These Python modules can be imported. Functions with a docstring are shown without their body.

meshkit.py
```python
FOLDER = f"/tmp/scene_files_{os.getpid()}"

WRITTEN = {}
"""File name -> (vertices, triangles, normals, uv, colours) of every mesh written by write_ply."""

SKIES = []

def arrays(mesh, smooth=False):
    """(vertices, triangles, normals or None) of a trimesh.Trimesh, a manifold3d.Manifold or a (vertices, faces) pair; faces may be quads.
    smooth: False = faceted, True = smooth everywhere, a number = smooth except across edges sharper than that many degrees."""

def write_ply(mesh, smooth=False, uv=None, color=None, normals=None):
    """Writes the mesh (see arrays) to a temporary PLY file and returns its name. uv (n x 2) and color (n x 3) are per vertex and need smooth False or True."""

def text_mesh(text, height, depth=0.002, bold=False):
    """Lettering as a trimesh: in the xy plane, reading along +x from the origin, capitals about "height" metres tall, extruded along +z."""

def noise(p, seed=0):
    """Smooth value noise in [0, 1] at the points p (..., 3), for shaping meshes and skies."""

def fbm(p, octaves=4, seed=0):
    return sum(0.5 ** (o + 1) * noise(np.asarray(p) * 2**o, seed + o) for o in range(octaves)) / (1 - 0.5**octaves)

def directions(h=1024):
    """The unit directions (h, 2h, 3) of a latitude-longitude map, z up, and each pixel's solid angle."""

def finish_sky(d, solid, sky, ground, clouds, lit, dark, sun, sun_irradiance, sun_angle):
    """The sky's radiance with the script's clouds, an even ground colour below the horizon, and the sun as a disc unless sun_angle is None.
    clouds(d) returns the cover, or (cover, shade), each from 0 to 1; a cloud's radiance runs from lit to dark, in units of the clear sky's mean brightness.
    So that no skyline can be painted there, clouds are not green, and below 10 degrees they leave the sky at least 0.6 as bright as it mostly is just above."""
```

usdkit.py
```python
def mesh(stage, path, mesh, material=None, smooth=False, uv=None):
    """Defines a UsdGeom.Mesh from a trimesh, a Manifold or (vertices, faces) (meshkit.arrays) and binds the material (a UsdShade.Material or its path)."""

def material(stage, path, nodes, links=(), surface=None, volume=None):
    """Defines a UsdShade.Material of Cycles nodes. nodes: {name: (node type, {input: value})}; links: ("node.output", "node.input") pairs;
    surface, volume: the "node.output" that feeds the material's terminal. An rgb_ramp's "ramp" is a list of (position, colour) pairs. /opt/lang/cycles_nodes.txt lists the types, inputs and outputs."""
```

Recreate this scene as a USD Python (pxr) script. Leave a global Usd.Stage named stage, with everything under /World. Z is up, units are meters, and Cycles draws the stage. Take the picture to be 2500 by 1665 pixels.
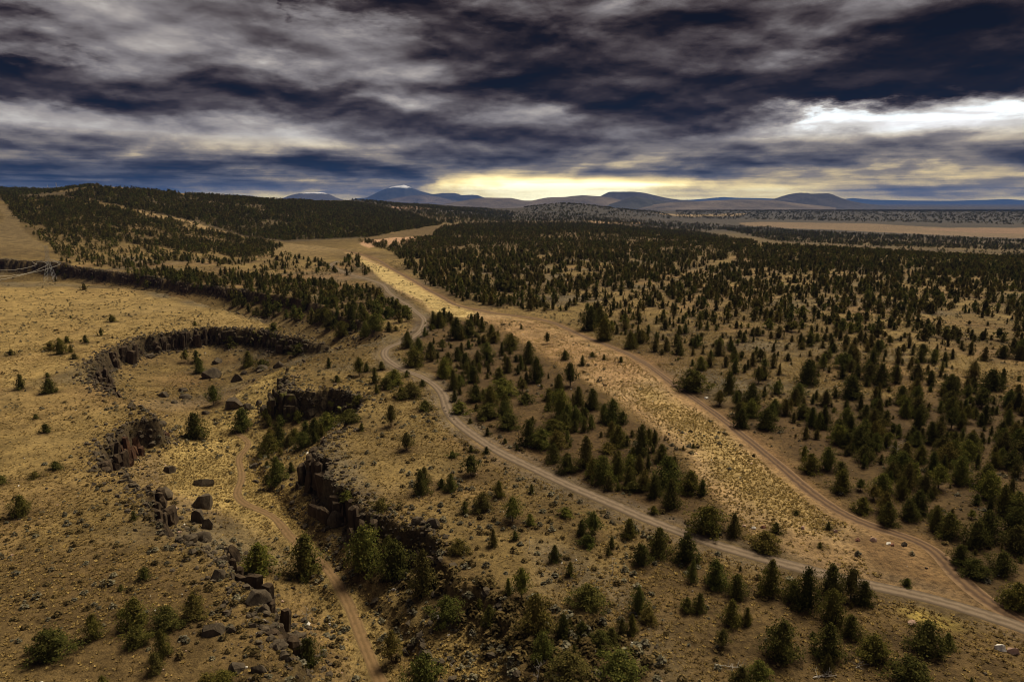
import math, random
import numpy as np
import trimesh, usdkit
import shapely
from scipy import ndimage
from scipy.interpolate import PchipInterpolator
from scipy.spatial import cKDTree, ConvexHull
from PIL import Image, ImageDraw
from pxr import Usd, UsdGeom, UsdLux, UsdShade, Sdf, Gf, Vt

# ------------------------------------------------------------------ camera, sky, sun, exposure
stage = Usd.Stage.CreateInMemory()
UsdGeom.SetStageUpAxis(stage, 'Z')
UsdGeom.SetStageMetersPerUnit(stage, 1.0)
UsdGeom.Xform.Define(stage, '/World')
UsdGeom.Scope.Define(stage, '/World/Looks')
H = 75.0                      # height of the drone above the plateau
PITCH = math.radians(11.5)
FPX, PCX, PCY = 1667.0, 1250.0, 832.5
EXPOSURE = 1.9
SKY_STRENGTH = 0.10
SUN_AZ, SUN_EL = math.radians(38.0), math.radians(54.0)
SUN_INTENSITY, SUN_ANGLE = 0.42, 26.0

cam = UsdGeom.Camera.Define(stage, '/World/camera')
cam.CreateHorizontalApertureAttr(36.0)
cam.CreateVerticalApertureAttr(36.0 * 1665 / 2500)
cam.CreateFocalLengthAttr(36.0 * FPX / 2500)
cam.CreateClippingRangeAttr(Gf.Vec2f(1.0, 200000.0))
cam.CreateExposureAttr(EXPOSURE)
cam.AddTranslateOp().Set(Gf.Vec3d(0, 0, H))
cam.AddRotateXOp().Set(90.0 - math.degrees(PITCH))

dome = UsdLux.DomeLight.Define(stage, '/World/sky')
sun = UsdLux.DistantLight.Define(stage, '/World/sun')
sun.CreateNormalizeAttr(True)
sun.CreateIntensityAttr(SUN_INTENSITY)
sun.CreateAngleAttr(SUN_ANGLE)
sun.CreateColorAttr(Gf.Vec3f(1.0, 0.88, 0.66))
sun.AddRotateZOp().Set(-math.degrees(SUN_AZ))
sun.AddRotateXOp().Set(90.0 - math.degrees(SUN_EL) + 180.0 - 180.0)
_d = np.array([math.sin(SUN_AZ) * math.cos(SUN_EL), math.cos(SUN_AZ) * math.cos(SUN_EL), math.sin(SUN_EL)])


def look_along(prim, towards):
    """orients a prim so that its +z axis points to `towards`."""
    m = Gf.Matrix4d()
    m.SetRotate(Gf.Rotation(Gf.Vec3d(0, 0, 1), Gf.Vec3d(*map(float, towards))))
    prim.ClearXformOpOrder()
    prim.AddTransformOp().Set(m)


look_along(UsdGeom.Xformable(sun.GetPrim()), _d)


def ray_dirs(px, py):
    u = (np.asarray(px, float) - PCX) / FPX
    v = (PCY - np.asarray(py, float)) / FPX
    d = np.stack([u, math.cos(PITCH) + v * math.sin(PITCH), -math.sin(PITCH) + v * math.cos(PITCH)], -1)
    return d / np.linalg.norm(d, axis=-1, keepdims=True)


def to_pixel(p):
    p = np.asarray(p, float) - [0, 0, H]
    dep = p[..., 1] * math.cos(PITCH) - p[..., 2] * math.sin(PITCH)
    up = p[..., 1] * math.sin(PITCH) + p[..., 2] * math.cos(PITCH)
    return PCX + FPX * p[..., 0] / dep, PCY - FPX * up / dep, dep


# cloud cover of the sky: tone of the cloud deck over (direction east-west, elevation), broken up by noise
SKY_Y = [0, 40, 80, 120, 160, 200, 240, 280, 310, 340, 370, 400, 425, 445, 465, 490]
SKY_X = np.linspace(0, 2500, 21)
SKY_T = np.array([
    [.42, .50, .50, .50, .47, .40, .22, .16, .18, .28, .30, .33, .36, .33, .28, .28, .36, .40, .30, .22, .20],
    [.25, .50, .53, .52, .48, .46, .42, .30, .15, .20, .25, .33, .32, .24, .22, .27, .34, .38, .24, .17, .16],
    [.35, .50, .55, .54, .47, .42, .42, .44, .32, .17, .18, .27, .25, .20, .21, .25, .33, .32, .18, .12, .12],
    [.45, .52, .56, .53, .43, .40, .44, .47, .42, .24, .18, .21, .20, .18, .20, .24, .30, .22, .12, .08, .08],
    [.20, .25, .42, .50, .36, .36, .42, .45, .44, .30, .17, .17, .22, .16, .18, .22, .20, .12, .07, .05, .05],
    [.20, .22, .32, .40, .28, .26, .34, .38, .42, .26, .15, .13, .19, .20, .18, .20, .18, .10, .06, .06, .10],
    [.26, .18, .20, .26, .30, .20, .18, .26, .34, .33, .30, .20, .13, .16, .18, .16, .16, .13, .12, .13, .40],
    [.50, .48, .40, .30, .30, .26, .16, .14, .20, .28, .38, .36, .22, .16, .15, .22, .70, .95, 1.0, .90, .75],
    [.55, .56, .55, .54, .52, .48, .36, .24, .16, .18, .32, .38, .36, .24, .24, .50, .95, 1.0, .90, .72, .60],
    [.30, .30, .45, .55, .60, .60, .55, .40, .33, .25, .24, .32, .40, .45, .42, .46, .50, .48, .45, .46, .45],
    [.22, .26, .30, .34, .40, .42, .42, .40, .36, .32, .24, .22, .28, .34, .36, .32, .30, .34, .38, .42, .36],
    [.14, .14, .12, .10, .10, .10, .12, .16, .22, .24, .38, .42, .40, .36, .30, .24, .24, .28, .34, .40, .34],
    [.18, .18, .16, .20, .28, .34, .38, .36, .30, .45, .55, .50, .36, .34, .34, .38, .44, .46, .48, .48, .42],
    [.26, .26, .22, .22, .26, .28, .32, .34, .36, .70, .98, 1.0, .90, .85, .60, .50, .46, .44, .42, .40, .36],
    [.30, .34, .60, .36, .40, .55, .50, .45, .45, .80, 1.0, 1.0, 1.0, .85, .75, .75, .62, .55, .50, .45, .42],
    [.40, .60, .80, .60, .70, .75, .60, .60, .70, .95, 1.0, 1.0, 1.0, .90, .85, .80, .70, .65, .60, .60, .60]])
SKY_T[7:14] = np.clip(SKY_T[7:14] * 1.12 + .03, 0, 1)
SKY_T[6, 17:21] = [.20, .32, .55, .80]
SKY_T[7, 15:21] = [.30, .90, 1.0, 1.0, 1.0, .95]
SKY_T[8, 15:21] = [.55, 1.0, 1.0, 1.0, .90, .75]
AZ_MAX = 52.0
NROW = 33                      # rows spaced in sin(elevation) ** 0.7, up to ELTOP
ELTOP = math.sin(math.radians(27.0))


def sky_table():
    from scipy.interpolate import griddata
    gx, gy = np.meshgrid(SKY_X, SKY_Y)
    d = ray_dirs(gx, gy)
    az = np.degrees(np.arctan2(d[..., 0], d[..., 1]))
    s = (np.clip(d[..., 2], 0, 1) / ELTOP) ** 0.7
    qa, qs = np.meshgrid(np.linspace(-AZ_MAX, AZ_MAX, 256), np.linspace(0, 1, NROW))
    pts = np.stack([az.ravel() / 40, s.ravel()], 1)
    out = griddata(pts, SKY_T.ravel(), (qa / 40, qs), method='cubic')
    near = griddata(pts, SKY_T.ravel(), (qa / 40, qs), method='nearest')
    out = np.where(np.isnan(out), near, out)
    far = np.clip((np.abs(qa) - 37) / 12, 0, 1)            # beyond the view the deck goes on at its usual tone
    out = out * (1 - far) + far * (0.40 + 0.08 * (1 - qs))
    up = np.clip((qs - 0.9) / 0.1, 0, 1)
    return np.clip(out * (1 - up) + 0.40 * up, 0.03, 1.0)


def make_sky():
    tab = sky_table()
    nodes, links = {}, []
    cnt = [0]

    def node(kind, **kw):
        cnt[0] += 1
        n = f"{kind}_{cnt[0]:03d}"
        nodes[n] = (kind, kw)
        return n

    def math_(op, a, b=None, c=None, clamp=False):
        kw = {"math_type": op, "use_clamp": clamp}
        for i, v in enumerate((a, b, c)):
            if v is not None and not isinstance(v, str):
                kw[f"value{i + 1}"] = float(v)
        n = node("math", **kw)
        for i, v in enumerate((a, b, c)):
            if isinstance(v, str):
                links.append((v, f"{n}.value{i + 1}"))
        return n + ".value"

    def maprange(v, a, b, c, d):
        n = node("map_range", from_min=a, from_max=b, to_min=c, to_max=d, clamp=True)
        links.append((v, n + ".value"))
        return n + ".result"

    tc = node("texture_coordinate")
    sep = node("separate_xyz")
    links.append((tc + ".generated", sep + ".vector"))
    x, y, z = sep + ".x", sep + ".y", sep + ".z"
    zc = math_("maximum", z, 0.0)
    # cloud deck plane: position where the direction meets a flat deck
    den = math_("add", zc, 0.055)
    com = node("combine_xyz")
    links.append((math_("divide", x, den), com + ".x"))
    links.append((math_("divide", y, den), com + ".y"))
    com2 = node("combine_xyz")      # bumpy cloud bellies seen from the side
    links += [(x, com2 + ".x"), (math_("multiply", z, 3.2), com2 + ".z"), (y, com2 + ".y")]

    def noise(vec, scale, detail, rough, dist=0.0):
        n = node("noise_texture", scale=scale, detail=detail, roughness=rough, distortion=dist)
        links.append((vec, n + ".vector"))
        return n

    deck = noise(com + ".vector", 1.1, 9.0, 0.58, 0.35)
    puff = noise(com2 + ".vector", 5.5, 9.0, 0.55, 0.25)
    billow = noise(com2 + ".vector", 8.0, 5.0, 0.5, 0.2)
    com3 = node("combine_xyz")      # the same bellies a little higher up: what is thicker below than above is a lit top
    links += [(x, com3 + ".x"), (math_("multiply_add", z, 3.2, 0.035), com3 + ".z"), (y, com3 + ".y")]
    billow_up = noise(com3 + ".vector", 8.0, 5.0, 0.5, 0.2)
    warp = noise(com2 + ".vector", 5.0, 6.0, 0.58)
    fine = noise(com2 + ".vector", 13.0, 9.0, 0.64)
    wsep = node("separate_color")
    links.append((warp + ".color", wsep + ".color"))
    fsep = node("separate_color")
    links.append((fine + ".color", fsep + ".color"))
    az = math_("multiply", math_("arctan2", x, y), 180 / math.pi)
    az = math_("add", az, math_("multiply_add", wsep + ".r", 11.0, -5.5))
    az = math_("add", az, math_("multiply_add", fsep + ".r", 8.0, -4.0))
    wk = maprange(zc, 0.015, 0.12, 0.25, 1.0)       # the flat bands near the horizon are straighter
    wz = math_("add", math_("multiply_add", wsep + ".g", 0.55, -0.275), math_("multiply_add", fsep + ".g", 0.46, -0.23))
    zz = math_("multiply", zc, math_("multiply_add", wz, wk, 1.0))
    s = math_("multiply", math_("power", math_("multiply", zz, 1 / ELTOP), 0.7), float(NROW - 1))
    s = math_("minimum", s, float(NROW - 1))
    fac = maprange(az, -AZ_MAX, AZ_MAX, 0.0, 1.0)
    acc = None
    for k in range(0, NROW, 3):
        cols = [np.asarray(tab[min(k + j, NROW - 1)]) for j in range(3)]
        rp = node("rgb_ramp", ramp=np.stack(cols, 1).astype(np.float32), ramp_alpha=np.ones(256, np.float32), interpolate=True)
        nodes[rp][1].pop("ramp"), nodes[rp][1].pop("ramp_alpha")
        nodes[rp][1]["ramp"] = [(i / 255.0, tuple(float(c[i]) for c in cols)) for i in range(256)]
        links.append((fac, rp + ".fac"))
        sc = node("separate_color")
        links.append((rp + ".color", sc + ".color"))
        for j, ch in enumerate("rgb"):
            if k + j >= NROW:
                continue
            w = math_("maximum", math_("subtract", 1.0, math_("absolute", math_("subtract", s, float(k + j)))), 0.0)
            acc = math_("multiply", w, f"{sc}.{ch}") if acc is None else math_("multiply_add", w, f"{sc}.{ch}", acc)
    # bellies and folds of the dark masses; the thin bright parts stay smooth
    det = math_("multiply_add", puff + ".fac", 0.62, -0.31)
    det = math_("add", det, math_("multiply_add", deck + ".fac", 0.12, -0.06))
    det = math_("add", det, math_("multiply_add", fine + ".fac", 0.14, -0.07))
    com4 = node("combine_xyz")      # thin flat streaks low over the horizon
    links += [(math_("multiply", x, 1.6), com4 + ".x"), (math_("multiply", z, 30.0), com4 + ".z"), (math_("multiply", y, 1.6), com4 + ".y")]
    streak = noise(com4 + ".vector", 3.6, 6.0, 0.6, 0.2)
    # broken slivers of glow
    flat = maprange(zc, math.sin(math.radians(1.5)), math.sin(math.radians(5.5)), 0.85, 0.0)
    det = math_("add", det, math_("multiply", math_("subtract", streak + ".fac", 0.5), flat))
    lit = math_("multiply", math_("subtract", billow + ".fac", billow_up + ".fac"), 0.95)
    det = math_("add", det, lit)
    amp = math_("multiply", maprange(acc, 0.03, 0.24, 0.50, 1.1), maprange(acc, 0.34, 0.62, 1.0, 0.55))
    tone = math_("multiply_add", det, amp, acc)
    tone = math_("maximum", tone, 0.02)
    tone = math_("minimum", tone, 1.0)
    # tone (as it looks) to radiance and colour; high clouds lilac grey, low ones navy below and golden above
    def lin(r, g, b, k=1.0):
        f = lambda c: ((c + .055) / 1.055) ** 2.4 if c > .04045 else c / 12.92
        return tuple(k * f(c) for c in (r, g, b))
    hi = node("rgb_ramp", ramp=[(0.0, lin(.015, .012, .025)), (.10, lin(.095, .058, .040)), (.2, lin(.198, .158, .148)), (.29, lin(.298, .262, .256)), (.38, lin(.395, .366, .362)),
                                (.5, lin(.53, .505, .505)), (.62, lin(.68, .65, .63)), (.78, lin(.88, .86, .83)), (.92, lin(.99, .98, .97)), (1.0, lin(1.0, 1.0, 1.0, 1.15))], interpolate=True)
    lo = node("rgb_ramp", ramp=[(0.0, lin(.015, .012, .02)), (.10, lin(.09, .066, .055)), (.2, lin(.20, .172, .155)), (.35, lin(.38, .36, .355, 1.1)),
                                (.5, lin(.60, .54, .44, 1.25)), (.64, lin(.86, .76, .52, 1.7)), (.78, lin(.97, .87, .57, 2.3)), (.92, lin(1, .94, .70, 2.9)), (1.0, lin(1.0, .96, .76, 3.4))], interpolate=True)
    links.append((tone, hi + ".fac"))
    links.append((tone, lo + ".fac"))
    low = maprange(zc, math.sin(math.radians(1.6)), math.sin(math.radians(5.0)), 1.0, 0.0)
    mx = node("mix", mix_type="mix")
    links += [(low, mx + ".fac"), (hi + ".color", mx + ".color1"), (lo + ".color", mx + ".color2")]
    K = 1.0 / (SKY_STRENGTH * 2 ** EXPOSURE)
    sca = node("mix", mix_type="multiply", fac=1.0, color2=(K, K, K))
    links.append((mx + ".color", sca + ".color1"))
    sk = node("sky_texture", sky_type="single_scattering", sun_disc=False, sun_elevation=SUN_EL, sun_rotation=SUN_AZ)
    # clear sky shows through only where the deck is thinnest
    gap = math_("multiply", maprange(acc, 0.72, 0.95, 0.0, 0.35), maprange(deck + ".fac", 0.44, 0.58, 0.0, 1.0))
    gap = math_("multiply", gap, maprange(zc, math.sin(math.radians(4.0)), math.sin(math.radians(6.0)), 0.0, 1.0))
    fin = node("mix", mix_type="mix")
    links += [(gap, fin + ".fac"), (sca + ".color", fin + ".color1"), (sk + ".color", fin + ".color2")]
    bg = node("background_shader", strength=SKY_STRENGTH)
    links.append((fin + ".color", bg + ".color"))
    return usdkit.material(stage, '/World/Looks/cloudy_sky', nodes, links, surface=bg + ".background")


UsdShade.MaterialBindingAPI.Apply(dome.GetPrim()).Bind(make_sky())
dome.GetPrim().SetCustomDataByKey('kind', 'structure')
dome.GetPrim().SetCustomDataByKey('label', 'dark storm cloud deck with golden gap above the horizon')
dome.GetPrim().SetCustomDataByKey('category', 'sky')

# ------------------------------------------------------------------ helpers
names = {}


def numbered(name, parent='/World'):
    n = names.get((parent, name), -1) + 1
    names[(parent, name)] = n
    return name if n == 0 else f'{name}_{n:03d}'


def tag(prim, label=None, cat=None, group=None, kind=None):
    for k, v in (('label', label), ('category', cat), ('group', group), ('kind', kind)):
        if v:
            prim.SetCustomDataByKey(k, v)
    return prim


def obj(name, mesh, mat, parent='/World', smooth=False):
    path = f'{parent}/{numbered(name, parent)}'
    return usdkit.mesh(stage, path, mesh, mat, smooth=smooth).GetPrim()


def thing(name, loc=(0, 0, 0), rotz=0.0, scale=(1, 1, 1)):
    x = UsdGeom.Xform.Define(stage, '/World/' + numbered(name))
    x.AddTranslateOp().Set(Gf.Vec3d(*map(float, loc)))
    x.AddRotateZOp().Set(float(rotz))
    x.AddScaleOp().Set(Gf.Vec3f(*map(float, scale)))
    return x.GetPrim()


def sprays(prim, nv):
    t = np.random.default_rng(nv).random((nv + 3) // 4)
    primvar(prim, 'spray', np.repeat(t, 4)[:nv])


def primvar(prim, name, arr):
    a = np.asarray(arr, np.float32)
    t = Sdf.ValueTypeNames.Color3fArray if a.ndim == 2 else Sdf.ValueTypeNames.FloatArray
    v = Vt.Vec3fArray.FromNumpy(a) if a.ndim == 2 else Vt.FloatArray.FromNumpy(a)
    UsdGeom.PrimvarsAPI(prim).CreatePrimvar(name, t, 'vertex').Set(v)


_rs = np.random.default_rng(5)
_lat = [_rs.random((256, 256)) for _ in range(8)]


def vnoise(x, y, seed=0):
    """smooth value noise 0..1, periodic over 256 cells"""
    return ndimage.map_coordinates(_lat[seed % 8], [np.asarray(x, float) % 256, np.asarray(y, float) % 256], order=3, mode='grid-wrap', prefilter=False)


def fbm(x, y, octaves=4, seed=0, gain=0.5):
    t, a, n = 0.0, 1.0, 0.0
    for o in range(octaves):
        t = t + a * vnoise(x * 2 ** o + 17.3 * o, y * 2 ** o + 5.1 * o, seed + o)
        n += a
        a *= gain
    return t / n


# ------------------------------------------------------------------ terrain heights
# heights (m) by direction (picture column at the horizon) and distance, before the canyons are cut
SC = H / 90.0
DIST = np.array([30, 150, 300, 600, 800, 1050, 1350, 1700, 2100, 2600, 3300, 4500, 6500, 9000, 13000, 20000, 80000.])
MACRO = {
    -500: [0, 0, 0, -1, -2, 0, 20, 45, 78, 108, 122, 160, 150, 80, 0, -50, -80],
    0: [0, 0, 0, -1, -2, 0, 20, 48, 82, 112, 125, 165, 150, 80, 0, -50, -80],
    110: [0, 0, 0, -1, -2, 0, 18, 48, 85, 115, 130, 160, 150, 80, 0, -50, -80],
    220: [0, 0, 0, -1, -2, 0, 17, 48, 90, 141, 132, 110, 80, 40, 0, -50, -80],
    330: [0, 0, 0, -1, -2, 0, 14, 42, 85, 136, 126, 90, 60, 40, 0, -50, -80],
    450: [0, 0, 0, -1, -3, -1, 6, 30, 70, 120, 112, 80, 50, 30, 0, -50, -80],
    640: [0, 0, 0, -1, -3, -3, -2, 3, 40, 90, 104, 80, 50, 20, -10, -60, -80],
    850: [0, 0, 0, 0, -2, -2, 0, 2, 15, 40, 75, 101, 80, 40, 0, -60, -80],
    1000: [0, 0, 0, 0, 0, 0, 0, 0, 6, 16, 35, 65, 74, 40, -10, -60, -80],
    1150: [0, 0, 0, 0, 0, 0, 0, 0, 1, 4, 10, 20, 34, 28, -10, -60, -80],
    1250: [0, 0, 0, 0, 0, 0, 0, 0, 0, -3, -8, -10, 30, -10, -60, -80, -80],
    1370: [0, 0, 0, 0, 0, 0, 0, 0, -1, -6, -12, -8, 76, 20, -60, -80, -80],
    1500: [0, 0, 0, 0, 0, 0, 0, -1, -3, -12, -25, -30, 32, -20, -70, -80, -80],
    1700: [0, 0, 0, 0, 0, 0, 0, -1, -20, -35, -50, -60, -55, -20, -80, -80, -80],
    2000: [0, 0, 0, 0, 0, 0, 0, -12, -35, -50, -62, -70, -55, -12, -75, -80, -80],
    2500: [0, 0, 0, 0, 0, 0, -2, -30, -50, -60, -66, -70, -50, -10, -75, -80, -80],
    3000: [0, 0, 0, 0, 0, 0, -2, -30, -50, -60, -66, -70, -50, -10, -75, -80, -80]}
_px = np.array(sorted(MACRO))
_az_nodes = np.degrees(np.arctan((_px - PCX) / FPX * math.cos(PITCH)))
_lr = np.linspace(math.log(30.0), math.log(80000.0), 600)
_aa = np.linspace(-60, 60, 481)
_cols = np.stack([PchipInterpolator(np.log(DIST), np.array(MACRO[p], float))(_lr) for p in _px])   # (az, r)
_tab = PchipInterpolator(_az_nodes, _cols, axis=0)(np.clip(_aa, _az_nodes[0], _az_nodes[-1]))
_tab = ndimage.gaussian_filter(_tab, [3, 3], mode='nearest') * SC


def macro(x, y):
    r = np.hypot(x, y)
    az = np.degrees(np.arctan2(x, y))
    i = (np.clip(az, -60, 60) + 60) / 120 * 480
    j = (np.log(np.clip(r / SC, 30, 80000)) - _lr[0]) / (_lr[-1] - _lr[0]) * 599
    z = ndimage.map_coordinates(_tab, [i, j], order=1, mode='nearest')
    back = np.clip((np.abs(az) - 60) / 60, 0, 1)
    z = z * (1 - back)
    far = np.clip((r - 500) / 900, 0, 1)
    z = z + far * (fbm(x / 260 + 40, y / 260 + 9, 3, 1) - .5) * 9 * np.clip(r / 2500, 0, 1) + (fbm(x / 45 + 3, y / 45, 3, 2) - .5) * 2.2 * np.clip(1.2 - r / 9000, 0.1, 1)
    z = z + np.clip((r - 5000) / 4000, 0, 1) * (fbm(x / 1100 + 8, y / 1100, 3, 3) - .5) * 14 * np.clip(1 - r / 60000, 0, 1)
    return z


def cast(px, py, height, tmax=60000, n=1600):
    """where the lines of sight of picture points first meet the surface `height`"""
    d = ray_dirs(np.atleast_1d(px), np.atleast_1d(py))
    t = np.geomspace(50, tmax, n)
    out = np.full((len(d), 3), np.nan)
    for c in range(0, len(d), 400):
        dd = d[c:c + 400]
        P = dd[:, None, :] * t[None, :, None]
        P[..., 2] += H
        g = P[..., 2] - height(P[..., 0], P[..., 1])
        hit = g < 0
        k = np.argmax(hit, 1)
        ok = hit.any(1) & (k > 0)
        rows = np.arange(len(dd))
        k1 = np.maximum(k, 1)
        g0, g1 = g[rows, k1 - 1], g[rows, k1]
        w = np.clip(g0 / np.maximum(g0 - g1, 1e-9), 0, 1)
        tt = t[k1 - 1] * (1 - w) + t[k1] * w
        q = dd * tt[:, None]
        q[:, 2] += H
        q[~ok] = np.nan
        out[c:c + 400] = q
    return out


# ---- canyon rims, traced
LEFT_RIM = [(840, 1760), (745, 1615), (690, 1545), (615, 1465), (545, 1395), (440, 1335), (395, 1265), (350, 1190), (335, 1145), (262, 1150), (235, 1100),
            (285, 1070), (372, 1012), (335, 985), (290, 965), (225, 930), (235, 880), (290, 848), (343, 823), (433, 812), (498, 801), (570, 803), (635, 805), (693, 823), (760, 838), (808, 842)]
TIP_BACK = [(770, 824), (690, 797), (560, 757), (420, 721), (280, 697), (130, 686), (0, 688), (-250, 692)]
FAR_RIM = [(-250, 628), (0, 634), (150, 644), (260, 663), (340, 672), (440, 690), (520, 700), (600, 712), (680, 722), (760, 740), (830, 770), (900, 800), (940, 822)]
RIGHT_RIM = [(900, 838), (830, 850), (760, 868), (705, 893), (684, 925), (682, 962), (740, 958), (800, 955), (850, 965), (868, 990), (840, 1040), (785, 1075), (790, 1110), (810, 1150),
             (850, 1225), (900, 1275), (960, 1290), (1030, 1300), (1080, 1345), (1130, 1420), (1215, 1500), (1290, 1600), (1330, 1760)]
# how sheer the rim is there (0 slope .. 1 cliff)
SHEER = [.6, .6, .6, .8, .8, .5, .6, .7, .9, .9, .6, .9, 1, .9, .6, .8, .9, .9, .9, .9, .9, .8, .9, .8, .5, .4] + [.4] * 8 + [.5, .7, .7, .6, .6, .5, .4, .5, .5, .4, .3, .2, .1] + \
        [.1, .1, .2, .5, .9, 1, 1, 1, .7, .3, .4, .9, .9, .9, .9, .5, .5, .6, .4, .3, .2, .2, .2]
CAN = LEFT_RIM + TIP_BACK + FAR_RIM + RIGHT_RIM
rim0 = cast(*np.array(CAN, float).T, macro)


def roughen(pts):
    # the rim between traced points wanders in and out; returns the finer line and where each traced point sits on it
    out, idx = [], []
    for k in range(len(pts)):
        a_, b_ = pts[k], pts[(k + 1) % len(pts)]
        n_ = max(1, int(np.linalg.norm(b_ - a_) / 2.0))
        idx.append(len(out))
        out += [a_ + (b_ - a_) * q / n_ for q in range(n_)]
    o = np.array(out)
    o[:, 0] += (fbm(o[:, 0] / 9 + 3, o[:, 1] / 9, 3, 1) - .5) * 17
    o[:, 1] += (fbm(o[:, 0] / 9 + 40, o[:, 1] / 9 + 8, 3, 2) - .5) * 17
    return o, idx


rim3, RIM_AT = roughen(rim0)
DEPTH_AT = [15] * len(LEFT_RIM) + [22] * (len(TIP_BACK) + len(FAR_RIM)) + [12, 12, 13] + [15] * (len(RIGHT_RIM) - 3)

RES, X0, Y0, X1, Y1 = 1.0, -900.0, 20.0, 560.0, 1280.0
NX, NY = int((X1 - X0) / RES), int((Y1 - Y0) / RES)
gx, gy = np.meshgrid(X0 + (np.arange(NX) + .5) * RES, Y0 + (np.arange(NY) + .5) * RES)


def raster_poly(pts):
    im = Image.new('L', (NX, NY))
    ImageDraw.Draw(im).polygon([((p[0] - X0) / RES, (p[1] - Y0) / RES) for p in pts], fill=1)
    return np.asarray(im)


def raster_line(pts):
    im = Image.new('L', (NX, NY))
    ImageDraw.Draw(im).line([((p[0] - X0) / RES, (p[1] - Y0) / RES) for p in pts], fill=1, width=1)
    return np.asarray(im)


def smooth_line(pts, step, closed=False):
    """an evenly spaced smooth curve through the points"""
    p = np.asarray(pts, float)
    s = np.r_[0, np.cumsum(np.linalg.norm(np.diff(p[:, :2], axis=0), axis=1))]
    keep = np.r_[True, np.diff(s) > 1e-6]
    f = PchipInterpolator(s[keep], p[keep])
    q = f(np.linspace(0, s[-1], max(4, int(s[-1] / step))))
    return ndimage.gaussian_filter1d(q, 2.0, axis=0, mode='nearest')


NB = macro(gx, gy)
NB += (fbm(gx / 9, gy / 9, 3, 4) - .5) * .5
inside = raster_poly(rim3[:, :2])
din = ndimage.distance_transform_edt(inside) * RES
din = np.clip(din + (inside > 0) * (fbm(gx / 7, gy / 7, 3, 5) - .5) * 5.0, 0, None)
ii = np.nonzero(inside)
tree_ = cKDTree(rim0[:, :2])
dd_, kk_ = tree_.query(np.stack([gx[ii], gy[ii]], 1), k=4)
ww_ = 1 / (dd_ + 4) ** 2
ww_ /= ww_.sum(1, keepdims=True)
sheer = (np.array(SHEER)[kk_] * ww_).sum(1)
depth = (np.array(DEPTH_AT, float)[kk_] * ww_).sum(1)
d_ = din[ii]
ss = lambda t: t * t * (3 - 2 * np.clip(t, 0, 1)) if np.isscalar(t) else np.clip(t, 0, 1) ** 2 * (3 - 2 * np.clip(t, 0, 1))
cut = depth * 1.22 * (sheer * .48 * ss(d_ / 2.2) + (1 - sheer * .48) * (1 - np.exp(-(d_ / (19 + 22 * (1 - sheer))) ** 1.1)))
NB[ii] -= cut
carved = np.zeros_like(NB)
carved[ii] = cut


def near_sample(arr, x, y, order=1):
    return ndimage.map_coordinates(arr, [(np.asarray(y) - Y0) / RES - .5, (np.asarray(x) - X0) / RES - .5], order=order, mode='nearest')


def terrain(x, y):
    x, y = np.asarray(x, float), np.asarray(y, float)
    e = np.minimum(np.minimum(x - X0, X1 - x), np.minimum(y - Y0, Y1 - y))
    w = np.clip(e / 40, 0, 1)
    return w * near_sample(NB, x, y) + (1 - w) * macro(x, y)


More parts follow.
